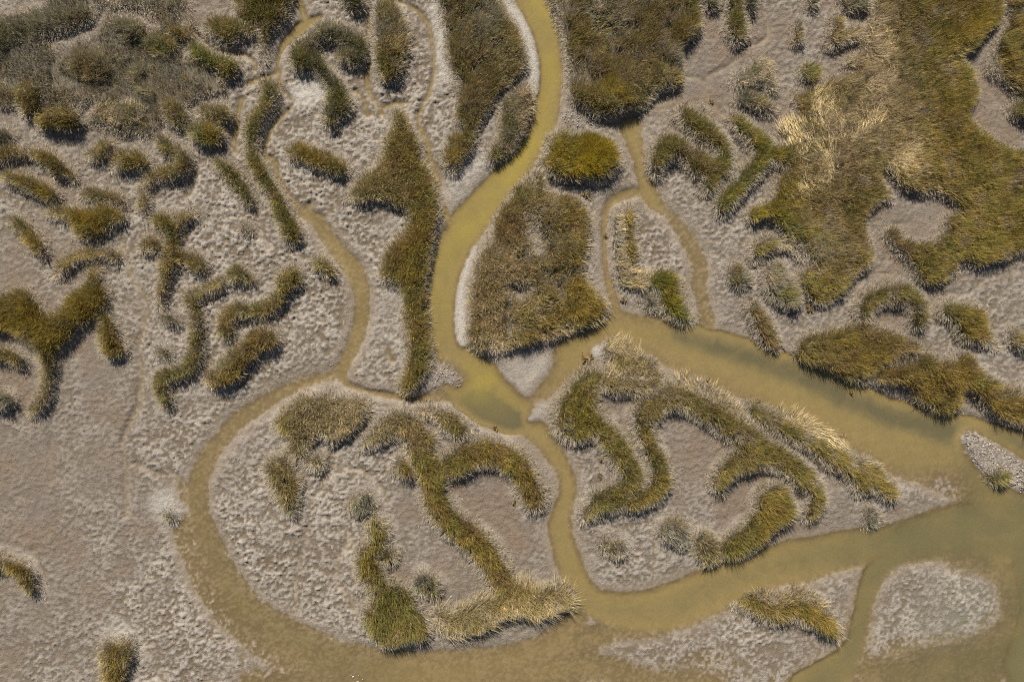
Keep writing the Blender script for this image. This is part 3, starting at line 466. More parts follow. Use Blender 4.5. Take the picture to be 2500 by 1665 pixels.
BARS = [  # pale dry banks lifted beside the water
    ('F', [(1740, 660, 6), (1660, 900, 10), (1640, 1100, 20), (1645, 1250, 26), (1660, 1370, 22)], .06, 18, 1.0),
    ('B', [(2000, 40, 10), (2090, 140, 14), (2160, 320, 18), (2195, 500, 20), (2190, 650, 14)], .09, 18, 1.0),
    ('C', [(250, 260, 16), (310, 450, 20), (335, 600, 18), (330, 700, 14)], .09, 14, .9),
    ('P', [(1540, 40, 60), (1640, 60, 60), (1500, 130, 40)], .004, 60, 0.0),
    ('L', [(1780, 850, 60), (1900, 960, 100), (2020, 1050, 115), (2150, 1120, 100), (2300, 1180, 90)], .10, 30, 0.0),
    ('J', [(1440, 370, 60), (1530, 360, 70), (1600, 400, 60)], .035, 50, 0.0),
    ('F', [(1580, 220, 40), (1650, 130, 50), (1750, 20, 50)], .10, 40, .5),
    ('B', [(1450, 60, 16), (1490, 250, 20), (1510, 450, 20), (1560, 600, 20)], .06, 26, .9),
    ('B', [(640, 660, 60), (560, 690, 60), (450, 720, 60)], .05, 40, .9),
    ('K', [(200, 330, 80), (300, 330, 90), (370, 280, 60), (260, 430, 60)], .06, 50, .5),
    ('M', [(1260, 210, 60), (1320, 270, 40)], .06, 40, .9), ('M', [(900, 1200, 80), (960, 1230, 60)], .06, 40, .5),
    ('F', [(1180, 1000, 20), (1100, 1300, 60)], .02, 60, .2), ('K', [(300, 700, 24), (345, 660, 24), (400, 620, 16)], .05, 26, .45), ('K', [(810, 190, 30), (870, 160, 30)], .08, 20, .8),
]
# how crumbly the mud is (Z sheet): x, y, radius, value
CRUMB = [(560, 520, 130, 1.0), (880, 190, 140, .9), (690, 400, 110, .95), (700, 730, 110, 1.0), (870, 560, 80, .8), (900, 760, 70, .75), (560, 1260, 90, .9), (650, 1350, 110, .9), (430, 1400, 130, .95), (740, 1150, 110, .85),
         (520, 1120, 80, .7), (400, 1000, 90, .75), (480, 900, 90, .8), (640, 860, 80, .8), (1530, 560, 70, .8), (1640, 500, 80, .55), (1500, 330, 60, .7), (2290, 690, 90, .6), (1430, 1290, 80, .6), (1560, 1340, 80, .7), (1700, 1490, 120, .7),
         (2150, 1420, 120, .7), (1840, 1350, 60, .6), (1380, 1080, 50, .7), (1240, 1230, 40, .6), (1190, 1190, 60, .2), (110, 1100, 160, .3), (100, 930, 140, .25), (200, 1000, 120, .3), (230, 1350, 140, .45), (60, 1480, 100, .5),
         (1640, 200, 110, .18), (1600, 300, 60, .2), (1800, 60, 80, .4), (1750, 300, 60, .25), (2260, 200, 110, .08), (2230, 330, 60, .08), (2080, 560, 90, .12), (2120, 480, 60, .1), (1620, 1010, 100, .12), (1640, 1100, 60, .2),
         (1440, 980, 60, .2), (1230, 850, 60, .06), (1180, 860, 60, .06), (990, 1120, 60, .3), (940, 1220, 60, .25), (1000, 1330, 80, .25), (1790, 1110, 80, .12), (900, 420, 70, .7), (480, 330, 70, .6), (300, 460, 60, .6), (330, 760, 70, .6),
         (150, 250, 80, .4), (110, 520, 120, .45), (30, 620, 80, .4), (190, 860, 60, .2), (250, 700, 50, .7), (1950, 640, 60, .35), (1830, 1180, 60, .15), (1740, 1250, 60, .4), (1960, 1200, 70, .5), (1560, 680, 50, .7)]

print('sdf...')
for p in PATCHES:
    f = np.full((GNY, GNX), BIG, np.float32)
    lift = 1 - p['h'] * 1.0 / CAM_H             # the crown is seen nearer the lens than the roots
    allp = []
    for kind, tile, pts in p['shapes']:
        q = px(tile, pts)
        q[:, 0] = CX + (q[:, 0] - CX) * lift
        q[:, 1] = CY + (q[:, 1] - CY) * lift
        allp.append(q[:, :2])
        f = stroke_sdf(q, 60, f) if kind == 's' else poly_sdf(q, 60, f)
    for tile, pts in p['holes']:
        f = np.maximum(f, np.where(f < 100, -stroke_sdf(px(tile, pts), 400), f))
    sel = np.argwhere(f < 60)
    j0, i0 = sel.min(0); j1, i1 = sel.max(0) + 1
    p['win'] = (j0, j1, i0, i1)
    sub = f[j0:j1, i0:i1].copy()
    m = sub < 100
    rg = 1.15 if (j1 - j0) * (i1 - i0) > 4500 else .75
    sub[m] += (RAG[j0:j1, i0:i1] * rg + RAG2[j0:j1, i0:i1] * rg * .6)[m]
    p['sdf'] = sub
    p['centre'] = np.concatenate(allp).mean(0)

SWATH = np.full((GNY, GNX), BIG, np.float32)      # wind-laid straw
VEG = np.full((GNY, GNX), BIG, np.float32)        # nearest patch edge, negative inside
for p in PATCHES:
    j0, j1, i0, i1 = p['win']
    if p['name'] in ('straw_swath',):
        np.minimum(SWATH[j0:j1, i0:i1], p['sdf'], out=SWATH[j0:j1, i0:i1])
        continue
    np.minimum(VEG[j0:j1, i0:i1], p['sdf'], out=VEG[j0:j1, i0:i1])

PZ = 0.13
plateau = PZ + 0.05 * fbm(GU / 180, GV / 180, 2, 40)
plateau = plateau + 0.13 * sstep(16, -18, VEG)      # root mats stand a little proud of the mud
# the block in the lower right lies lower and half drowned
low = sstep(1250, 1640, GV) * sstep(1250, 1700, GU)
plateau = plateau - 0.10 * low * sstep(-30, 30, VEG)
ZB = plateau.astype(np.float32)
DWAT = np.full((GNY, GNX), BIG, np.float32)
for tile, pts, dep, si, so in CREEKS:
    d = stroke_sdf(px(tile, pts), 170) + RAG * .55 + RAG2 * .5
    far = d > 140
    z = np.where(d < 0, -dep * (1 - np.exp(np.minimum(d, 0) / (si * .6))), plateau * (1 - np.exp(-np.maximum(d, 0) / so)))
    z[far] = plateau[far]
    np.minimum(ZB, z, out=ZB)
    np.minimum(DWAT, d, out=DWAT)
WET = np.zeros((GNY, GNX), np.float32)
for tile, pts in RUNNELS:
    d = stroke_sdf(px(tile, pts), 40) + RAG * .35
    t = np.exp(-np.maximum(d, 0) / 5.0)
    t[d > 40] = 0
    strong = 1.0 if tile in 'ABF' else .75 if tile in 'EKC' else .6 if tile in 'IJN' else .38
    z_r = -.03 if strong == 1.0 else .018
    ZB = np.where(ZB > z_r, ZB + (z_r - ZB) * t * min(1.0, strong + .2), ZB)
    np.maximum(WET, t * strong, out=WET)
PALEM = np.zeros((GNY, GNX), np.float32)
for tile, pts, hh, so, pale in BARS:
    d = stroke_sdf(px(tile, pts), 90) + RAG * .4
    t = sstep(so, -so * .35, d)
    t[d > 90] = 0
    ZB = np.where(ZB < hh, ZB + (hh - ZB) * t, ZB)
    np.maximum(PALEM, t * pale, out=PALEM)
num = np.zeros((GNY, GNX), np.float32) + .5 * .02; den = np.zeros((GNY, GNX), np.float32) + .02
ZK = 2500.0 / 2354.0
for x, y, r, v in CRUMB:
    w = np.exp(-((GU - x * ZK) ** 2 + (GV - y * ZK) ** 2) / (2 * (r * ZK * .75) ** 2)).astype(np.float32)
    num += w * v; den += w
CR = num / den
CR = np.clip(CR + .35 * fbm(GU / 70, GV / 70, 2, 21), 0, 1.15)
CR = CR * sstep(4, 26, VEG + 8)                     # smooth in the lee of the grass

# ------------------------------------------------------------------ materials


def new_mat(name):
    m = bpy.data.materials.new(name)
    m.use_nodes = True
    nt = m.node_tree
    for n in list(nt.nodes):
        nt.nodes.remove(n)
    out = nt.nodes.new("ShaderNodeOutputMaterial")
    return m, nt, out


def nd(nt, t, **kw):
    n = nt.nodes.new(t)
    for k, v in kw.items():
        if k in n.inputs.keys():
            n.inputs[k].default_value = v
        else:
            setattr(n, k, v)
    return n


def mud_material():
    m, nt, out = new_mat("tidal_mud")
    L = nt.links.new
    bs = nd(nt, "ShaderNodeBsdfPrincipled")
    at = nd(nt, "ShaderNodeAttribute", attribute_name="earth")
    wt = nd(nt, "ShaderNodeAttribute", attribute_name="wet")
    tc = nd(nt, "ShaderNodeTexCoord")
    n1 = nd(nt, "ShaderNodeTexNoise", Scale=11.0, Detail=5.0, Roughness=.65)
    n2 = nd(nt, "ShaderNodeTexNoise", Scale=3.0, Detail=3.0)
    L(tc.outputs["Object"], n1.inputs["Vector"]); L(tc.outputs["Object"], n2.inputs["Vector"])
    r1 = nd(nt, "ShaderNodeMapRange"); r1.inputs[1].default_value = .3; r1.inputs[2].default_value = .7; r1.inputs[3].default_value = .80; r1.inputs[4].default_value = 1.2
    L(n1.outputs[0], r1.inputs[0])
    r2 = nd(nt, "ShaderNodeMapRange"); r2.inputs[1].default_value = .3; r2.inputs[2].default_value = .7; r2.inputs[3].default_value = .92; r2.inputs[4].default_value = 1.08
    L(n2.outputs[0], r2.inputs[0])
    mu = nd(nt, "ShaderNodeMath", operation='MULTIPLY'); L(r1.outputs[0], mu.inputs[0]); L(r2.outputs[0], mu.inputs[1])
    mx = nd(nt, "ShaderNodeVectorMath", operation='SCALE'); L(at.outputs["Color"], mx.inputs[0]); L(mu.outputs[0], mx.inputs["Scale"])
    L(mx.outputs[0], bs.inputs["Base Color"])
    rr = nd(nt, "ShaderNodeMapRange"); rr.inputs[3].default_value = .95; rr.inputs[4].default_value = .55
    L(wt.outputs["Fac"], rr.inputs[0]); L(rr.outputs[0], bs.inputs["Roughness"])
    bs.inputs["Specular IOR Level"].default_value = .25
    n3 = nd(nt, "ShaderNodeTexNoise", Scale=12.0, Detail=6.0, Roughness=.7)
    L(tc.outputs["Object"], n3.inputs["Vector"])
    inv = nd(nt, "ShaderNodeMath", operation='SUBTRACT'); inv.inputs[0].default_value = 1.0; L(wt.outputs["Fac"], inv.inputs[1])
    sc = nd(nt, "ShaderNodeMath", operation='MULTIPLY'); L(inv.outputs[0], sc.inputs[0]); sc.inputs[1].default_value = 1.0
    bp = nd(nt, "ShaderNodeBump", Distance=.075)
    L(sc.outputs[0], bp.inputs["Strength"]); L(n3.outputs[0], bp.inputs["Height"]); L(bp.outputs[0], bs.inputs["Normal"])
    L(bs.outputs[0], out.inputs[0])
    return m


def blade_material(name, translucency=.25, spec=.15):
    m, nt, out = new_mat(name)
    L = nt.links.new
    at = nd(nt, "ShaderNodeAttribute", attribute_name="tint")
    bs = nd(nt, "ShaderNodeBsdfPrincipled", Roughness=.65)
    bs.inputs["Specular IOR Level"].default_value = spec
    tr = nd(nt, "ShaderNodeBsdfTranslucent")
    mx = nd(nt, "ShaderNodeMixShader"); mx.inputs[0].default_value = translucency
    tc = nd(nt, "ShaderNodeTexCoord")
    no = nd(nt, "ShaderNodeTexNoise", Scale=9.0, Detail=3.0); L(tc.outputs["Object"], no.inputs["Vector"])
    r1 = nd(nt, "ShaderNodeMapRange"); r1.inputs[1].default_value = .3; r1.inputs[2].default_value = .7; r1.inputs[3].default_value = .8; r1.inputs[4].default_value = 1.2
    L(no.outputs[0], r1.inputs[0])
    sc = nd(nt, "ShaderNodeVectorMath", operation='SCALE'); L(at.outputs["Color"], sc.inputs[0]); L(r1.outputs[0], sc.inputs["Scale"])
    L(sc.outputs[0], bs.inputs["Base Color"]); L(sc.outputs[0], tr.inputs["Color"])
    L(bs.outputs[0], mx.inputs[1]); L(tr.outputs[0], mx.inputs[2]); L(mx.outputs[0], out.inputs[0])
    return m


def water_material():
    m, nt, out = new_mat("silty_water")
    L = nt.links.new
    dp = nd(nt, "ShaderNodeAttribute", attribute_name="depth")
    hu = nd(nt, "ShaderNodeAttribute", attribute_name="silt")
    tc = nd(nt, "ShaderNodeTexCoord")
    n0 = nd(nt, "ShaderNodeTexNoise", Scale=.9, Detail=4.0, Distortion=1.2); L(tc.outputs["Object"], n0.inputs["Vector"])
    n1 = nd(nt, "ShaderNodeTexNoise", Scale=9.0, Detail=4.0); L(tc.outputs["Object"], n1.inputs["Vector"])
    # opacity of the silty water grows with its depth
    k = nd(nt, "ShaderNodeMath", operation='MULTIPLY'); L(dp.outputs["Fac"], k.inputs[0]); k.inputs[1].default_value = -6.5
    e = nd(nt, "ShaderNodeMath", operation='EXPONENT'); L(k.outputs[0], e.inputs[0])
    a = nd(nt, "ShaderNodeMath", operation='SUBTRACT'); a.inputs[0].default_value = 1.0; L(e.outputs[0], a.inputs[1])
    # ochre over the shallows, olive in the deep
    ad = nd(nt, "ShaderNodeMath", operation='MULTIPLY_ADD'); L(n0.outputs[0], ad.inputs[0]); ad.inputs[1].default_value = .14; L(dp.outputs["Fac"], ad.inputs[2])
    rp = nd(nt, "ShaderNodeMapRange"); rp.inputs[1].default_value = .17; rp.inputs[2].default_value = .40; L(ad.outputs[0], rp.inputs[0])
    c1 = nd(nt, "ShaderNodeMix", data_type='RGBA'); c1.inputs[6].default_value = (.335, .245, .092, 1); c1.inputs[7].default_value = (.122, .102, .052, 1)
    L(rp.outputs[0], c1.inputs[0])
    c2 = nd(nt, "ShaderNodeMix", data_type='RGBA'); c2.inputs[7].default_value = (.375, .282, .058, 1)
    L(hu.outputs["Fac"], c2.inputs[0]); L(c1.outputs[2], c2.inputs[6])
    mk = nd(nt, "ShaderNodeAttribute", attribute_name="murk")
    c3 = nd(nt, "ShaderNodeMix", data_type='RGBA'); c3.inputs[7].default_value = (.150, .130, .060, 1)
    L(mk.outputs["Fac"], c3.inputs[0]); L(c2.outputs[2], c3.inputs[6]); c2 = c3
    r1 = nd(nt, "ShaderNodeMapRange"); r1.inputs[1].default_value = .3; r1.inputs[2].default_value = .7; r1.inputs[3].default_value = .90; r1.inputs[4].default_value = 1.10
    L(n1.outputs[0], r1.inputs[0])
    sc = nd(nt, "ShaderNodeVectorMath", operation='SCALE'); L(c2.outputs[2], sc.inputs[0]); L(r1.outputs[0], sc.inputs["Scale"])
    bs = nd(nt, "ShaderNodeBsdfPrincipled", Roughness=.12); bs.inputs["IOR"].default_value = 1.33
    bs.inputs["Specular IOR Level"].default_value = .5
    L(sc.outputs[0], bs.inputs["Base Color"])
    bp = nd(nt, "ShaderNodeBump", Strength=.08, Distance=.02); L(n1.outputs[0], bp.inputs["Height"]); L(bp.outputs[0], bs.inputs["Normal"])
    tr = nd(nt, "ShaderNodeBsdfTransparent"); tr.inputs[0].default_value = (.96, .93, .84, 1)
    mx = nd(nt, "ShaderNodeMixShader"); L(a.outputs[0], mx.inputs[0]); L(tr.outputs[0], mx.inputs[1]); L(bs.outputs[0], mx.inputs[2])
    L(mx.outputs[0], out.inputs[0])
    return m


def stone_material(name, c0, c1, rough=.7):
    m, nt, out = new_mat(name)
    L = nt.links.new
    bs = nd(nt, "ShaderNodeBsdfPrincipled", Roughness=rough)
    tc = nd(nt, "ShaderNodeTexCoord")
    no = nd(nt, "ShaderNodeTexNoise", Scale=14.0, Detail=3.0); L(tc.outputs["Object"], no.inputs["Vector"])
    r1 = nd(nt, "ShaderNodeMapRange"); r1.inputs[1].default_value = .32; r1.inputs[2].default_value = .68; L(no.outputs[0], r1.inputs[0])
    c = nd(nt, "ShaderNodeMix", data_type='RGBA'); c.inputs[6].default_value = (*c0, 1); c.inputs[7].default_value = (*c1, 1)
    L(r1.outputs[0], c.inputs[0]); L(c.outputs[2], bs.inputs["Base Color"]); L(bs.outputs[0], out.inputs[0])
    return m


MAT_MUD = mud_material()
MAT_BLADE = blade_material("marsh_grass_blade", .35)
MAT_STRAW = blade_material("dead_straw_blade", .2, .25)
MAT_STEM = blade_material("mud_caked_stem", .05, .1)
MAT_WATER = water_material()
MAT_SHELL = stone_material("shell_gravel", (.23, .195, .155), (.44, .385, .32), .5)
MAT_WEED = stone_material("bladderwrack", (.12, .07, .018), (.23, .145, .038), .45)


def mesh_np(name, verts, loops, counts, mat, attrs=(), smooth=False):
    """mesh from arrays: loops is the flat list of corner vertices, counts the corners per face"""
    me = bpy.data.meshes.new(name)
    me.vertices.add(len(verts))
    me.vertices.foreach_set("co", np.ascontiguousarray(verts, np.float32).ravel())
    me.loops.add(len(loops))
    me.loops.foreach_set("vertex_index", np.ascontiguousarray(loops, np.int32).ravel())
    me.polygons.add(len(counts))
    starts = np.zeros(len(counts), np.int32); starts[1:] = np.cumsum(counts)[:-1]
    me.polygons.foreach_set("loop_start", starts)
    for an, kind, data in attrs:
        a = me.attributes.new(an, kind, 'POINT')
        a.data.foreach_set("color" if kind == 'FLOAT_COLOR' else "value", np.ascontiguousarray(data, np.float32).ravel())
    me.polygons.foreach_set("use_smooth", np.full(len(counts), smooth))
    me.materials.append(mat)
    me.update(calc_edges=True)
    return me


def link(name, me, parent=None, kind=None, label=None, cat=None, group=None):
    o = bpy.data.objects.new(name, me)
    COL.objects.link(o)
    if parent is not None:
        o.parent = parent
    for k, v in (('kind', kind), ('label', label), ('category', cat), ('group', group)):
        if v:
            o[k] = v
    return o


def wx(u):
    return (u - CX) / S


def wy(v):
    return (CY - v) / S


# ------------------------------------------------------------------ the ground: one sheet out to the horizon
def axis(lo, hi, step):
    mid = np.arange(lo, hi + step * .5, step)
    g = [];  d = step; x = 0.0
    while x < 3000 * S:
        d *= 1.42; x += d; g.append(x)
    g = np.array(g)
    return np.concatenate([lo - g[::-1], mid, mid[-1] + g])


print('ground...')
au = axis(-70, 2570, 3.25); av = axis(-70, 1735, 3.25)
MU, MV = np.meshgrid(au, av)
mu_, mv_ = MU.astype(np.float32), MV.astype(np.float32)
zb = sample(ZB, MU, MV); cr = sample(CR, MU, MV); veg = sample(VEG, MU, MV); wet = sample(WET, MU, MV); pale = sample(PALEM, MU, MV); dw = sample(DWAT, MU, MV)
fine = (MU > -200) & (MU < 2700) & (MV > -200) & (MV < 1900)
# crumbs: rounded knobs with creases, leaning along the ebb direction
ang = math.radians(28)
ru = mu_ * math.cos(ang) - mv_ * math.sin(ang); rv = mu_ * math.sin(ang) + mv_ * math.cos(ang)
jit = fbm(mu_ / 30, mv_ / 30, 2, 60) * .9
k1 = 1 - np.abs(vnoise(ru / 14 + jit, rv / 10 + jit, 3)) * 2.2
k2 = vnoise(mu_ / 7.0 + jit, mv_ / 6.4, 7)
k4 = vnoise(mu_ / 4.6, mv_ / 4.6, 17)
k3 = fbm(mu_ / 30, mv_ / 30, 2, 13)
knob = .22 * k1 + .60 * k2 + .70 * k4 + .40 * k3
dry = np.clip(sstep(-.02, .085, zb) * (1 - wet), 0, 1)
marg = sstep(30, 6, dw) * sstep(-6, 2, dw)
amp = (1 - .7 * marg) * (0.024 + 0.078 * cr) * (0.25 + .75 * dry) * (1 - .85 * pale)
bump = np.maximum(knob, -.45) * amp
bump += 0.012 * fbm(mu_ / 9, mv_ / 9, 2, 77) * (.3 + .7 * dry)
# ripple lines on the smooth bars
z = zb + np.where(fine, bump, 0)
hgt = z
# colours of the mud itself: salt pale crust on the knobs, brown silt in the hollows and along the waterline
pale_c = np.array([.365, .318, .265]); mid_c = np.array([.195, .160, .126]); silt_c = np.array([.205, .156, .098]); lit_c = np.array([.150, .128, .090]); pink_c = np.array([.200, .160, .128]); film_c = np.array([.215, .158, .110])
dirt = sstep(-.35, .55, knob + .35 * fbm(mu_ / 55, mv_ / 55, 2, 31))[..., None]
region = sstep(-.35, .35, fbm(mu_ / 150, mv_ / 150, 3, 88))[..., None]
base = mid_c * (1 - region * .55) + pink_c * region * .55
crust = np.clip(cr * 1.2 - .08, .08, 1)[..., None]
colr = base + (pale_c - base) * dirt * crust
hollow = (sstep(.02, -.40, knob) * np.clip(cr * 1.1, .05, 1))[..., None]
colr = colr + (silt_c * .80 - colr) * hollow * .85
film = ((1 - sstep(.12, .5, cr)) * sstep(-.45, .35, fbm(mu_ / 75, mv_ / 75, 3, 211)))[..., None]
colr = colr + (film_c - colr) * film * .85
colr = colr + (np.array([.285, .228, .170]) - colr) * (marg * .65)[..., None]
wetness = np.clip(sstep(.045, -.012, z) + wet * .85, 0, 1)
bed = silt_c * (.82 + .3 * dirt) * (1 - .12 * region)
colr = colr + (bed - colr) * wetness[..., None] * .85
ring = sstep(34, 6, veg) * sstep(-16, 0, veg) * sstep(-.3, .35, fbm(mu_ / 45, mv_ / 45, 2, 301)) * (.25 + .75 * sstep(700, 1000, mv_)) * sstep(.03, .08, z)
colr = colr + (pale_c * 1.08 - colr) * ring[..., None] * .6
colr = colr + (np.array([.50, .46, .40]) - colr) * (pale * sstep(.0, .05, z) * .75)[..., None]
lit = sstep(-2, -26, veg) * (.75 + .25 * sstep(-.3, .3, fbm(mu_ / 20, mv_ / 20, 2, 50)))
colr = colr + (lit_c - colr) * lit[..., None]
# a film of green algae on the drowned shoal and in the upper left hollow
alg = np.clip(np.exp(-(((MU - 2330) / 130) ** 2 + ((MV - 1500) / 110) ** 2)) * 1.0, 0, 1) * sstep(.35, -.3, knob)
colr = colr + (np.array([.20, .205, .155]) - colr) * alg[..., None] * .55
colr = np.clip(colr * np.array([.93, .925, .905]), 0.02, .9)
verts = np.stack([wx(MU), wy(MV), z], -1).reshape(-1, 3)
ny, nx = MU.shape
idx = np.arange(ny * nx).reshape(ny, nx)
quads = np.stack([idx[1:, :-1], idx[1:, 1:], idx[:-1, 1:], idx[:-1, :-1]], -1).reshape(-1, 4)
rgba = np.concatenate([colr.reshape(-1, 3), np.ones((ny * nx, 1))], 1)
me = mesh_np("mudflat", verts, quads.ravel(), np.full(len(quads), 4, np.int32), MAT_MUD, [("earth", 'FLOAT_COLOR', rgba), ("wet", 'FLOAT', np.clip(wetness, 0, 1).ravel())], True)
link("mudflat_ground", me, kind='structure')

# ------------------------------------------------------------------ the water: one level sheet lying in the creeks
print('water...')
step = 6.5
uu = np.arange(-410, 2910, step); vv = np.arange(-410, 2070, step)
WU, WV = np.meshgrid(uu, vv)
dep = -sample(ZB, WU, WV)
wetc = dep > -.022
cell = wetc[:-1, :-1] | wetc[1:, :-1] | wetc[:-1, 1:] | wetc[1:, 1:]
idx = np.arange(WU.size).reshape(WU.shape)
q = np.stack([idx[1:, :-1], idx[1:, 1:], idx[:-1, 1:], idx[:-1, :-1]], -1)[cell]
used = np.unique(q)
remap = np.full(WU.size, -1, np.int64); remap[used] = np.arange(len(used))
wv = np.stack([wx(WU), wy(WV), np.full(WU.shape, .004)], -1).reshape(-1, 3)[used]
yel = sstep(1000, 300, WV) * sstep(850, 1000, WU) * sstep(1500, 1420, WU)
yel = np.maximum(yel * .75, np.exp(-(((WU - 1190) / 70) ** 2 + ((WV - 930) / 60) ** 2)) * .7)
yel = yel * np.clip(.75 + .8 * fbm(WU / 60, WV / 60, 3, 71), .1, 1.2)
silt = np.clip(yel, 0, 1)
mur = sstep(1080, 1350, WV) * sstep(1050, 800, WU) * .55
mur = np.maximum(mur, sstep(1000, 1250, WV - .15 * (2500 - WU)) * sstep(1750, 2350, WU) * 1.0)
mur = np.clip(mur * (.9 + .7 * fbm(WU / 80, WV / 80, 3, 401)), 0, .9)
me = mesh_np("creek_water", wv, remap[q].ravel(), np.full(len(q), 4, np.int32), MAT_WATER, [("depth", 'FLOAT', np.clip(dep, 0, 2).reshape(-1)[used]), ("silt", 'FLOAT', silt.reshape(-1)[used]), ("murk", 'FLOAT', mur.reshape(-1)[used])], True)
link("creek_water", me, kind='structure')

# ------------------------------------------------------------------ grass
PAL = dict(olive=(.280, .240, .062), gold=(.410, .292, .046), green=(.280, .275, .042), brown=(.330, .222, .085), grey=(.400, .365, .275), straw=(.70, .55, .28), dusk=(.135, .140, .076), tan=(.52, .405, .24), vivid=(.430, .325, .016))
# drifts of another colour inside the larger stands (Z sheet): x, y, radius, colour, share
DRIFTS = [(390, 600, 30, 'gold', .4), (460, 610, 22, 'brown', .5), (90, 560, 30, 'gold', .4), (590, 780, 35, 'brown', .5), (960, 640, 30, 'gold', .4), (1130, 500, 30, 'brown', .5), (1190, 450, 25, 'green', .5), (1300, 240, 40, 'brown', .3), (1440, 660, 20, 'gold', .5), (1590, 400, 35, 'brown', .45), (1680, 380, 30, 'green', .35), (60, 30, 90, 'grey', .45), (912, 95, 16, 'straw', .7), (905, 60, 30, 'grey', .4), (730, 60, 40, 'grey', .5), (790, 100, 30, 'grey', .4), (60, 60, 80, 'dusk', .3), (1990, 180, 60, 'tan', .75), (2010, 260, 55, 'tan', .75), (1940, 330, 55, 'tan', .7), (2010, 70, 50, 'tan', .65), (1880, 410, 45, 'tan', .6), (2075, 385, 26, 'straw', .8), (1850, 490, 45, 'tan', .45), (1900, 590, 40, 'grey', .5), (1960, 120, 40, 'tan', .6), (2080, 300, 40, 'tan', .35),
          (2200, 300, 90, 'gold', .35), (2230, 80, 60, 'gold', .3), (2280, 560, 70, 'gold', .35), (1960, 560, 60, 'brown', .4), (2150, 440, 60, 'brown', .3), (1810, 450, 45, 'vivid', .45), (1900, 640, 40, 'gold', .4),
          (1170, 150, 35, 'tan', .5), (1120, 60, 40, 'grey', .6), (1190, 80, 25, 'gold', .5), (1090, 200, 40, 'brown', .4), (1050, 360, 30, 'gold', .4), (1400, 55, 45, 'grey', .6), (1500, 60, 60, 'brown', .45), (1460, 190, 40, 'tan', .4), (1340, 100, 40, 'gold', .3), (1370, 165, 40, 'brown', .5),
          (890, 430, 40, 'tan', .35), (960, 560, 20, 'gold', .5), (925, 300, 25, 'brown', .4), (1160, 620, 40, 'tan', .6), (1250, 560, 40, 'grey', .4), (1230, 500, 30, 'tan', .5), (1310, 500, 25, 'gold', .4), (1330, 620, 30, 'gold', .5), (1130, 720, 40, 'tan', .5), (1160, 780, 30, 'straw', .4), (1330, 700, 40, 'gold', .5),
          (1420, 880, 40, 'tan', .5), (1500, 870, 40, 'tan', .4), (1330, 960, 50, 'gold', .4), (1330, 1000, 40, 'green', .3), (1430, 1100, 40, 'dusk', .25), (1480, 1150, 40, 'gold', .5), (1560, 930, 40, 'tan', .3), (1650, 980, 50, 'brown', .3), (1750, 1060, 50, 'brown', .3), (1880, 1170, 40, 'gold', .35), (1770, 1200, 35, 'gold', .5), (1980, 1080, 50, 'gold', .35), (2040, 1130, 30, 'gold', .5),
          (740, 960, 50, 'tan', .5), (800, 940, 40, 'tan', .4), (645, 985, 20, 'vivid', .6), (680, 1130, 30, 'gold', .3), (900, 980, 40, 'tan', .4), (1130, 1100, 50, 'gold', .3), (1240, 1120, 30, 'brown', .6), (1080, 1270, 40, 'gold', .5), (1130, 1310, 40, 'brown', .6), (1170, 1250, 40, 'gold', .4), (1060, 1480, 40, 'straw', .4), (1200, 1400, 40, 'straw', .5), (1270, 1400, 40, 'straw', .45), (930, 1390, 40, 'green', .3), (840, 1300, 30, 'gold', .5),
          (2050, 830, 70, 'brown', .5), (1990, 860, 40, 'gold', .6), (2150, 910, 40, 'gold', .6), (2300, 960, 50, 'gold', .4), (2260, 740, 40, 'gold', .4), (1780, 1400, 30, 'gold', .5), (1880, 1430, 40, 'gold', .5), (1780, 1370, 30, 'tan', .4),
          (170, 160, 50, 'brown', .5), (300, 90, 60, 'grey', .6), (120, 130, 50, 'grey', .6), (350, 200, 50, 'grey', .5), (420, 240, 50, 'tan', .3), (200, 250, 60, 'tan', .3)]
MUDC = np.array([.30, .265, .225])
_w = GU.shape
FLOW = fbm(GU / 150, GV / 150, 2, 101) * 2.4 + .9         # slow swirl of the wind-laid straw
GRA_V, GRA_U = np.gradient(np.where(VEG > 60, 60, VEG))


def blades(n, u, v, sd, gx, gy, h, tilt, head, wid, base_c, tip_c, zroot):
    """n bent blades, a kite of four vertices each"""
    x = wx(u); y = wy(v)
    dx = np.cos(head); dy = np.sin(head)
    t2 = np.minimum(tilt * 1.75 + .12, 1.75)
    l1 = h * .52; l2 = h * .56
    mx = x + dx * l1 * np.sin(tilt); my = y + dy * l1 * np.sin(tilt); mz = zroot + l1 * np.cos(tilt)
    tx = mx + dx * l2 * np.sin(t2); ty = my + dy * l2 * np.sin(t2); tz = np.maximum(mz + l2 * np.cos(t2), zroot + .03)
    sa = head + math.pi / 2 + rng.normal(0, .55, n)
    sx = np.cos(sa) * wid; sy = np.sin(sa) * wid
    V = np.empty((n, 4, 3), np.float32)
    V[:, 0] = np.stack([x, y, zroot - .03], -1)
    V[:, 1] = np.stack([mx + sx, my + sy, mz], -1); V[:, 3] = np.stack([mx - sx, my - sy, mz], -1)
    V[:, 2] = np.stack([tx, ty, tz], -1)
    C = np.ones((n, 4, 4), np.float32)
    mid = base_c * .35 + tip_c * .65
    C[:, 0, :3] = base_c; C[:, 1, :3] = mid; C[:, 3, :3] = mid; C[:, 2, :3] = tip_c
    loops = np.arange(n * 4)
    return V.reshape(-1, 3), loops, np.full(n, 4, np.int32), C.reshape(-1, 4)


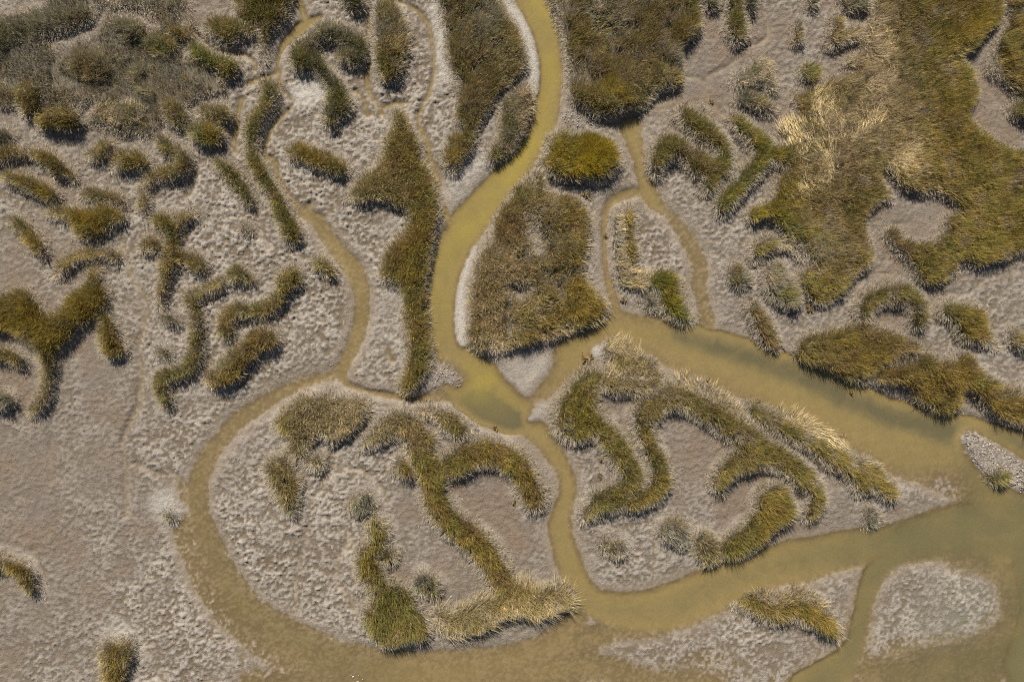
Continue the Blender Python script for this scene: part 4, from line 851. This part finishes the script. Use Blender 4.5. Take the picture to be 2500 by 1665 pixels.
def roots(p, per_m2, lo, hi, taper=None):
    """random roots inside the window of a patch, lo < signed edge distance (px) < hi"""
    j0, j1, i0, i1 = p['win']
    sdf = p['sdf']
    cells = np.argwhere((sdf > lo - 3) & (sdf < hi + 3))
    if len(cells) == 0:
        return None
    n = int(len(cells) * (GD / S) ** 2 * per_m2)
    if n < 3:
        return None
    pick = cells[rng.integers(0, len(cells), n)]
    u = GU0 + GD * (pick[:, 1] + i0 + rng.random(n) - .5); v = GV0 + GD * (pick[:, 0] + j0 + rng.random(n) - .5)
    loc = np.clip(np.stack([(v - GV0) / GD - j0, (u - GU0) / GD - i0]), 0, None)
    jj = np.clip(np.rint(loc[0]).astype(int), 0, sdf.shape[0] - 1); ii = np.clip(np.rint(loc[1]).astype(int), 0, sdf.shape[1] - 1)
    sd = sdf[jj, ii]
    gy_, gx_ = p['grad']
    gx = gx_[jj, ii]; gy = gy_[jj, ii]
    keep = (sd > lo) & (sd < hi) & (u > -400) & (u < 2900) & (v > -400) & (v < 2060)
    return u[keep], v[keep], sd[keep], gx[keep], gy[keep]


def tint(mix, n, u, v):
    names = list(mix); w = np.array([mix[k] for k in names]); w = w / w.sum()
    # colour comes in drifts, not blade by blade
    f = fbm(u / 34, v / 34, 3, 140) * .9 + rng.normal(0, .22, n)
    rk = np.clip(.5 + f, 0, .999)
    cum = np.cumsum(w); cum[-1] = 1.0
    k = np.searchsorted(cum, rk)
    c = np.array([PAL[a] for a in names])[np.clip(k, 0, len(names) - 1)]
    for x, y, rr, col, sh in DRIFTS:
        w = sh * np.exp(-((u - x * ZK) ** 2 + (v - y * ZK) ** 2) / (2 * (rr * ZK) ** 2))
        hit = rng.random(n) < w
        c[hit] = PAL[col]
    c = c * np.exp(rng.normal(0, .26, (n, 1))) * (1 + .28 * vnoise(u / 11, v / 11, 160))[:, None]
    return c


print('grass...')
total = 0
DENS = 760.0
for p in PATCHES:
    gy_, gx_ = np.gradient(p['sdf']); p['grad'] = (gy_, gx_)
    cu, cv = p['centre']
    root = bpy.data.objects.new(p['name'], None)
    root.empty_display_size = .3
    cu = float(np.clip(cu, -150, 2650)); cv = float(np.clip(cv, -150, 1815))
    cz = float(sample(ZB, np.array([cu]), np.array([cv]))[0])
    org = np.array([wx(cu), wy(cv), max(cz, 0.0)])
    root.location = org
    COL.objects.link(root)
    root['label'] = p['label']; root['category'] = {'grass_meadow': 'meadow', 'grass_patch': 'grass patch', 'straw_patch': 'grass patch', 'grass_tuft': 'grass tuft', 'straw_tuft': 'grass tuft', 'shrub_tuft': 'shrub', 'grass_tussock': 'tussock', 'straw_swath': 'straw'}[p['name']]
    if p['group']:
        root['group'] = p['group']
    p['root'] = root
    H = p['h']
    isle = p['name'] in ('grass_patch', 'straw_patch')
    fr = (1.0 if (cv > 880 or cu > 1330) else .35) if isle else .3
    for part, dens, lo, hi in (('green_blades', DENS * p['dens'], -900, -3 - 6 * fr), ('straw_blades', 420.0 * p['straw'] * p['dens'], -900, 2), ('muddy_stems', (250 + 130 * fr) * p['mud'], -16 - 8 * fr, 40)):
        r = roots(p, dens * (1.0 if part != 'green_blades' else 1.0), lo, hi)
        if r is None:
            continue
        u, v, sd, gx, gy = r
        n = len(u)
        if n < 3:
            continue
        zr = sample(ZB, u, v)
        ok = zr > -.10
        laid = sstep(8, -14, sample(SWATH, u, v))
        if part == 'green_blades' and p['name'] != 'straw_swath':
            ok &= rng.random(n) > .62 * laid
        if part == 'green_blades':
            g0 = -.34 if p['name'] == 'grass_meadow' and p['dens'] < .9 else -.42 if p['name'] == 'grass_meadow' and 'vast' not in p['label'] else -.85
            ok &= rng.random(n) < .45 + .55 * sstep(0, -16, sd)
            ok &= rng.random(n) < (.12 + .88 * sstep(g0, g0 + .28, fbm(u / 42, v / 42, 3, 230)))
        u, v, sd, gx, gy, zr = u[ok], v[ok], sd[ok], gx[ok], gy[ok], zr[ok]
        n = len(u)
        if n < 3:
            continue
        laid = sstep(8, -14, sample(SWATH, u, v)) if p['name'] != 'straw_swath' else np.zeros(n)
        edge = sstep(-24, -2, sd)                            # 1 at the rim
        gl = np.hypot(gx, gy) + 1e-6
        ox, oy = gx / gl, -gy / gl                           # outward, world axes
        flow = sample(FLOW, u, v)
        tuss = vnoise(u / 17, v / 17, 120)
        rnd = rng.random(n)
        if part == 'green_blades':
            h = .98 * H * (.74 + .30 * rnd + .15 * tuss + (.30 if not isle else .12) * fbm(u / 52, v / 52, 2, 260)) * (1 - .22 * edge) * (1 - .40 * laid)
            wdx = .30 + np.cos(flow) * .45 + np.cos(tuss * 5) * .30 + rng.normal(0, .6, n) + ox * edge * .7
            wdy = -.15 + np.sin(flow) * .45 + np.sin(tuss * 5) * .30 + rng.normal(0, .6, n) + oy * edge * .7
            tilt = np.clip(.10 + .26 * rng.random(n) + .14 * edge * rng.random(n) + p['lodge'] * .5 * rng.random(n), .05, 1.2)
            wid = .008 + .005 * rng.random(n)
            tip = tint(p['mix'], n, u, v)
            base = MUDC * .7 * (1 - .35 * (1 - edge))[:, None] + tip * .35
            mat = MAT_BLADE
        elif part == 'straw_blades':
            h = H * ((.8 + .5 * rnd) if p['name'] in ('straw_swath', 'straw_patch') else (.62 + .36 * rnd))
            sw = p['name'] == 'straw_swath'
            ang_s = flow + rng.normal(0, .24 if sw else .38, n)
            eo = .2 if sw else .8
            wdx = np.cos(ang_s) + ox * edge * eo; wdy = np.sin(ang_s) + oy * edge * eo
            tilt = np.clip(.35 + .3 * rng.random(n) + p['lodge'] * .7, .1, 1.25)
            wid = (.010 + .006 * rng.random(n)) * (1.15 if sw else 1.0)
            drift = sstep(-.25, .35, fbm(u / 28, v / 28, 2, 190))
            keep = rng.random(n) < (.12 + .88 * drift if p['straw'] < .3 else .35 + .65 * drift)
            tip = np.array(PAL['straw']) * (1.0 if sw else .80) * np.exp(rng.normal(-.05, .25, (n, 1))); tip[:, 2] *= (.75 + .5 * rng.random(n))
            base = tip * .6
            mat = MAT_STRAW
        else:
            # short pale stems caked in grey mud, flopping out from the rim
            vd = sample(VEG, u, v)
            fade = sstep(16, -4, sd)
            keep = (rng.random(n) < fade * .88 + .035 * sstep(40, 10, sd)) & (vd > -20)
            h = (.20 + (.36 + .22 * fr) * rnd * sstep(16, -16, sd)) * min(1.0, H / .8)
            wdx = ox * 1.2 + rng.normal(0, .5, n); wdy = oy * 1.2 + rng.normal(0, .5, n)
            tilt = np.clip(.45 + .4 * rng.random(n), .1, 1.1)
            wid = .008 + .005 * rng.random(n)
            tip = (MUDC * np.array([1.42, 1.36, 1.22])) * np.exp(rng.normal(0, .24, (n, 1))) * .85 + .15 * tint(p['mix'], n, u, v)
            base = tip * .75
            mat = MAT_STEM
        if part != 'green_blades':
            u, v, sd, gx, gy, zr, h, tilt, wid, wdx, wdy, tip, base = [a[keep] for a in (u, v, sd, gx, gy, zr, h, tilt, wid, wdx, wdy, tip, base)]
            n = len(u)
            if n < 3:
                continue
        head = np.arctan2(wdy, wdx)
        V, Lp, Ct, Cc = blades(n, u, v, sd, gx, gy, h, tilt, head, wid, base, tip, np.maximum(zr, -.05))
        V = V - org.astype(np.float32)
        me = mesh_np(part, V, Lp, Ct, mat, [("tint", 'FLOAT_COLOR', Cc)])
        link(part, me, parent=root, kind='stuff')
        total += n
print('blades', total)

# ------------------------------------------------------------------ shell gravel banks
OCT_V = np.array([(1, 0, 0), (-1, 0, 0), (0, 1, 0), (0, -1, 0), (0, 0, 1), (0, 0, -1)], np.float32)
OCT_F = np.array([(0, 2, 4), (2, 1, 4), (1, 3, 4), (3, 0, 4), (2, 0, 5), (1, 2, 5), (3, 1, 5), (0, 3, 5)])


def shells(name, strokes, per_m2, size, sink=.3):
    f = np.full((GNY, GNX), BIG, np.float32)
    for tile, pts in strokes:
        stroke_sdf(px(tile, pts), 40, f)
    f = f + RAG * .6
    cells = np.argwhere(f < 6)
    n = int(len(cells) * (GD / S) ** 2 * per_m2)
    pick = cells[rng.integers(0, len(cells), n)]
    keep = rng.random(n) < sstep(6, -14, f[pick[:, 0], pick[:, 1]]) * .9 + .06
    pick = pick[keep]
    if name == 'shell_fragments':
        pick = pick[ZB[pick[:, 0], pick[:, 1]] > .05]
    n = len(pick)
    u = GU0 + GD * (pick[:, 1] + rng.random(n) - .5); v = GV0 + GD * (pick[:, 0] + rng.random(n) - .5)
    zz = np.maximum(sample(ZB, u, v), -.02)
    s = size * np.exp(rng.normal(0, .35, n))
    el = np.stack([s * (1 + .5 * rng.random(n)), s * (.6 + .3 * rng.random(n)), s * (.35 + .35 * rng.random(n))], -1)
    V = OCT_V[None] * el[:, None, :] * np.exp(rng.normal(0, .18, (n, 6, 1)))
    a = rng.normal(.5, .6, n); t = rng.normal(0, .5, n)
    ct, st = np.cos(t)[:, None], np.sin(t)[:, None]
    X = V[..., 0] * ct - V[..., 2] * st; Z = V[..., 0] * st + V[..., 2] * ct
    ca, sa = np.cos(a)[:, None], np.sin(a)[:, None]
    P = np.stack([X * ca - V[..., 1] * sa, X * sa + V[..., 1] * ca, Z], -1)
    P += np.stack([wx(u), wy(v), zz + s * sink], -1)[:, None, :]
    L_ = (np.arange(n)[:, None, None] * 6 + OCT_F[None]).reshape(-1)
    me = mesh_np(name, P.reshape(-1, 3), L_, np.full(n * 8, 3, np.int32), MAT_SHELL)
    return link(name, me, kind='stuff')


shells("shell_gravel", [('L', [(1740, 830, 34), (1800, 870, 60), (1900, 960, 100), (2010, 1050, 115), (2120, 1120, 100), (2260, 1180, 80)])], 230, .034)
shells("shell_gravel", [('C', [(560, 880, 30), (620, 910, 50), (720, 940, 46), (840, 965, 24)])], 230, .038)
shells("shell_gravel", [('J', [(1460, 380, 50), (1540, 370, 66), (1600, 410, 40)])], 190, .036)
shells("shell_gravel", [('N', [(820, 1520, 24), (850, 1570, 40)])], 130, .038)
shells("shell_gravel", [('H', [(1300, 900, 20), (1400, 950, 16), (1460, 990, 10)])], 120, .045)
shells("shell_fragments", [('Z', [(200, 800, 260), (700, 700, 260), (1000, 1200, 260), (1600, 1000, 240), (1900, 1300, 240)])], .5, .024)

# ------------------------------------------------------------------ wrack stranded along the banks


def wrack(label, tile, x, y, size, nb=14):
    q = px(tile, [(x, y)])[0]
    z0 = max(float(sample(ZB, q[:1], q[1:2])[0]), 0.0) + .03
    V = []; Lp = []; Ct = []
    for k in range(nb):
        a = random.uniform(0, math.tau); r = size * random.uniform(.4, .8)
        bx, by = random.gauss(0, size * .35), random.gauss(0, size * .25)
        cur = random.uniform(-1.2, 1.2)
        b = len(V); seg = 5
        for s in range(seg + 1):
            t = s / seg
            aa = a + cur * t
            cxp = bx + math.cos(aa) * r * t; cyp = by + math.sin(aa) * r * t
            w = size * .10 * (1 - .7 * t) + .012
            hz = .05 * math.sin(t * 3.1 + k) + .05 + .004 * k
            V.append((cxp - math.sin(aa) * w, cyp + math.cos(aa) * w, hz)); V.append((cxp + math.sin(aa) * w, cyp - math.cos(aa) * w, hz + random.uniform(-.02, .02)))
        for s in range(seg):
            i = b + s * 2
            Lp += [i, i + 1, i + 3, i + 2]; Ct.append(4)
    me = mesh_np("seaweed_clump", np.array(V), np.array(Lp), np.array(Ct, np.int32), MAT_WEED)
    o = link("seaweed_clump", me, label=label, cat="seaweed", group="stranded seaweed clumps")
    o.location = (wx(q[0]), wy(q[1]), z0)


random.seed(4)
wrack("golden brown seaweed clump on the bare mud inside the left limb of the tongue", 'K', 820, 1130, .22)
wrack("long brown seaweed clump on the pale bank left of the tongue's crown", 'K', 715, 235, .34, 20)
wrack("small seaweed clump on the mud beside the tan straw verge", 'K', 1650, 400, .2)
wrack("seaweed clump near the upper end of the long straw edged bar", 'L', 165, 560, .24)
wrack("curled dark seaweed clump stranded at the waterline below the cream fringe", 'L', 790, 820, .26, 16)
wrack("seaweed clump hanging on the bank of the central pool", 'J', 1910, 765, .2)
wrack("seaweed clump in front of the rusty arch end above the south creek", 'K', 170, 1330, .17)
wrack("ochre seaweed clump right of the combed mound", 'J', 430, 1330, .26)
wrack("ochre seaweed clump at the foot of the diagonal brown strip", 'H', 150, 1285, .24, 18)
wrack("rust coloured seaweed clump under the drooping grey olive clump", 'H', 540, 1110, .26, 16)
wrack("ochre seaweed clump at the tip of the V shaped patch", 'C', 1680, 790, .22)
wrack("ochre seaweed clump under the big tree shaped patch's right shoulder", 'F', 1410, 170, .3, 18)
wrack("ochre seaweed clump above the trapezium beside the rounded island", 'G', 720, 245, .3, 16)
wrack("seaweed clump by the mouth of the narrow side creek", 'G', 1010, 1040, .24)
wrack("seaweed clump below the upright strip at the top right", 'C', 1950, 320, .24)
wrack("dark seaweed clump caught in the narrow side creek", 'G', 870, 550, .16)
wrack("seaweed clump under the ridge of grass by the right channel", 'L', 870, 490, .18)
wrack("seaweed clump on the inner mud of the left limb", 'K', 840, 1000, .2)
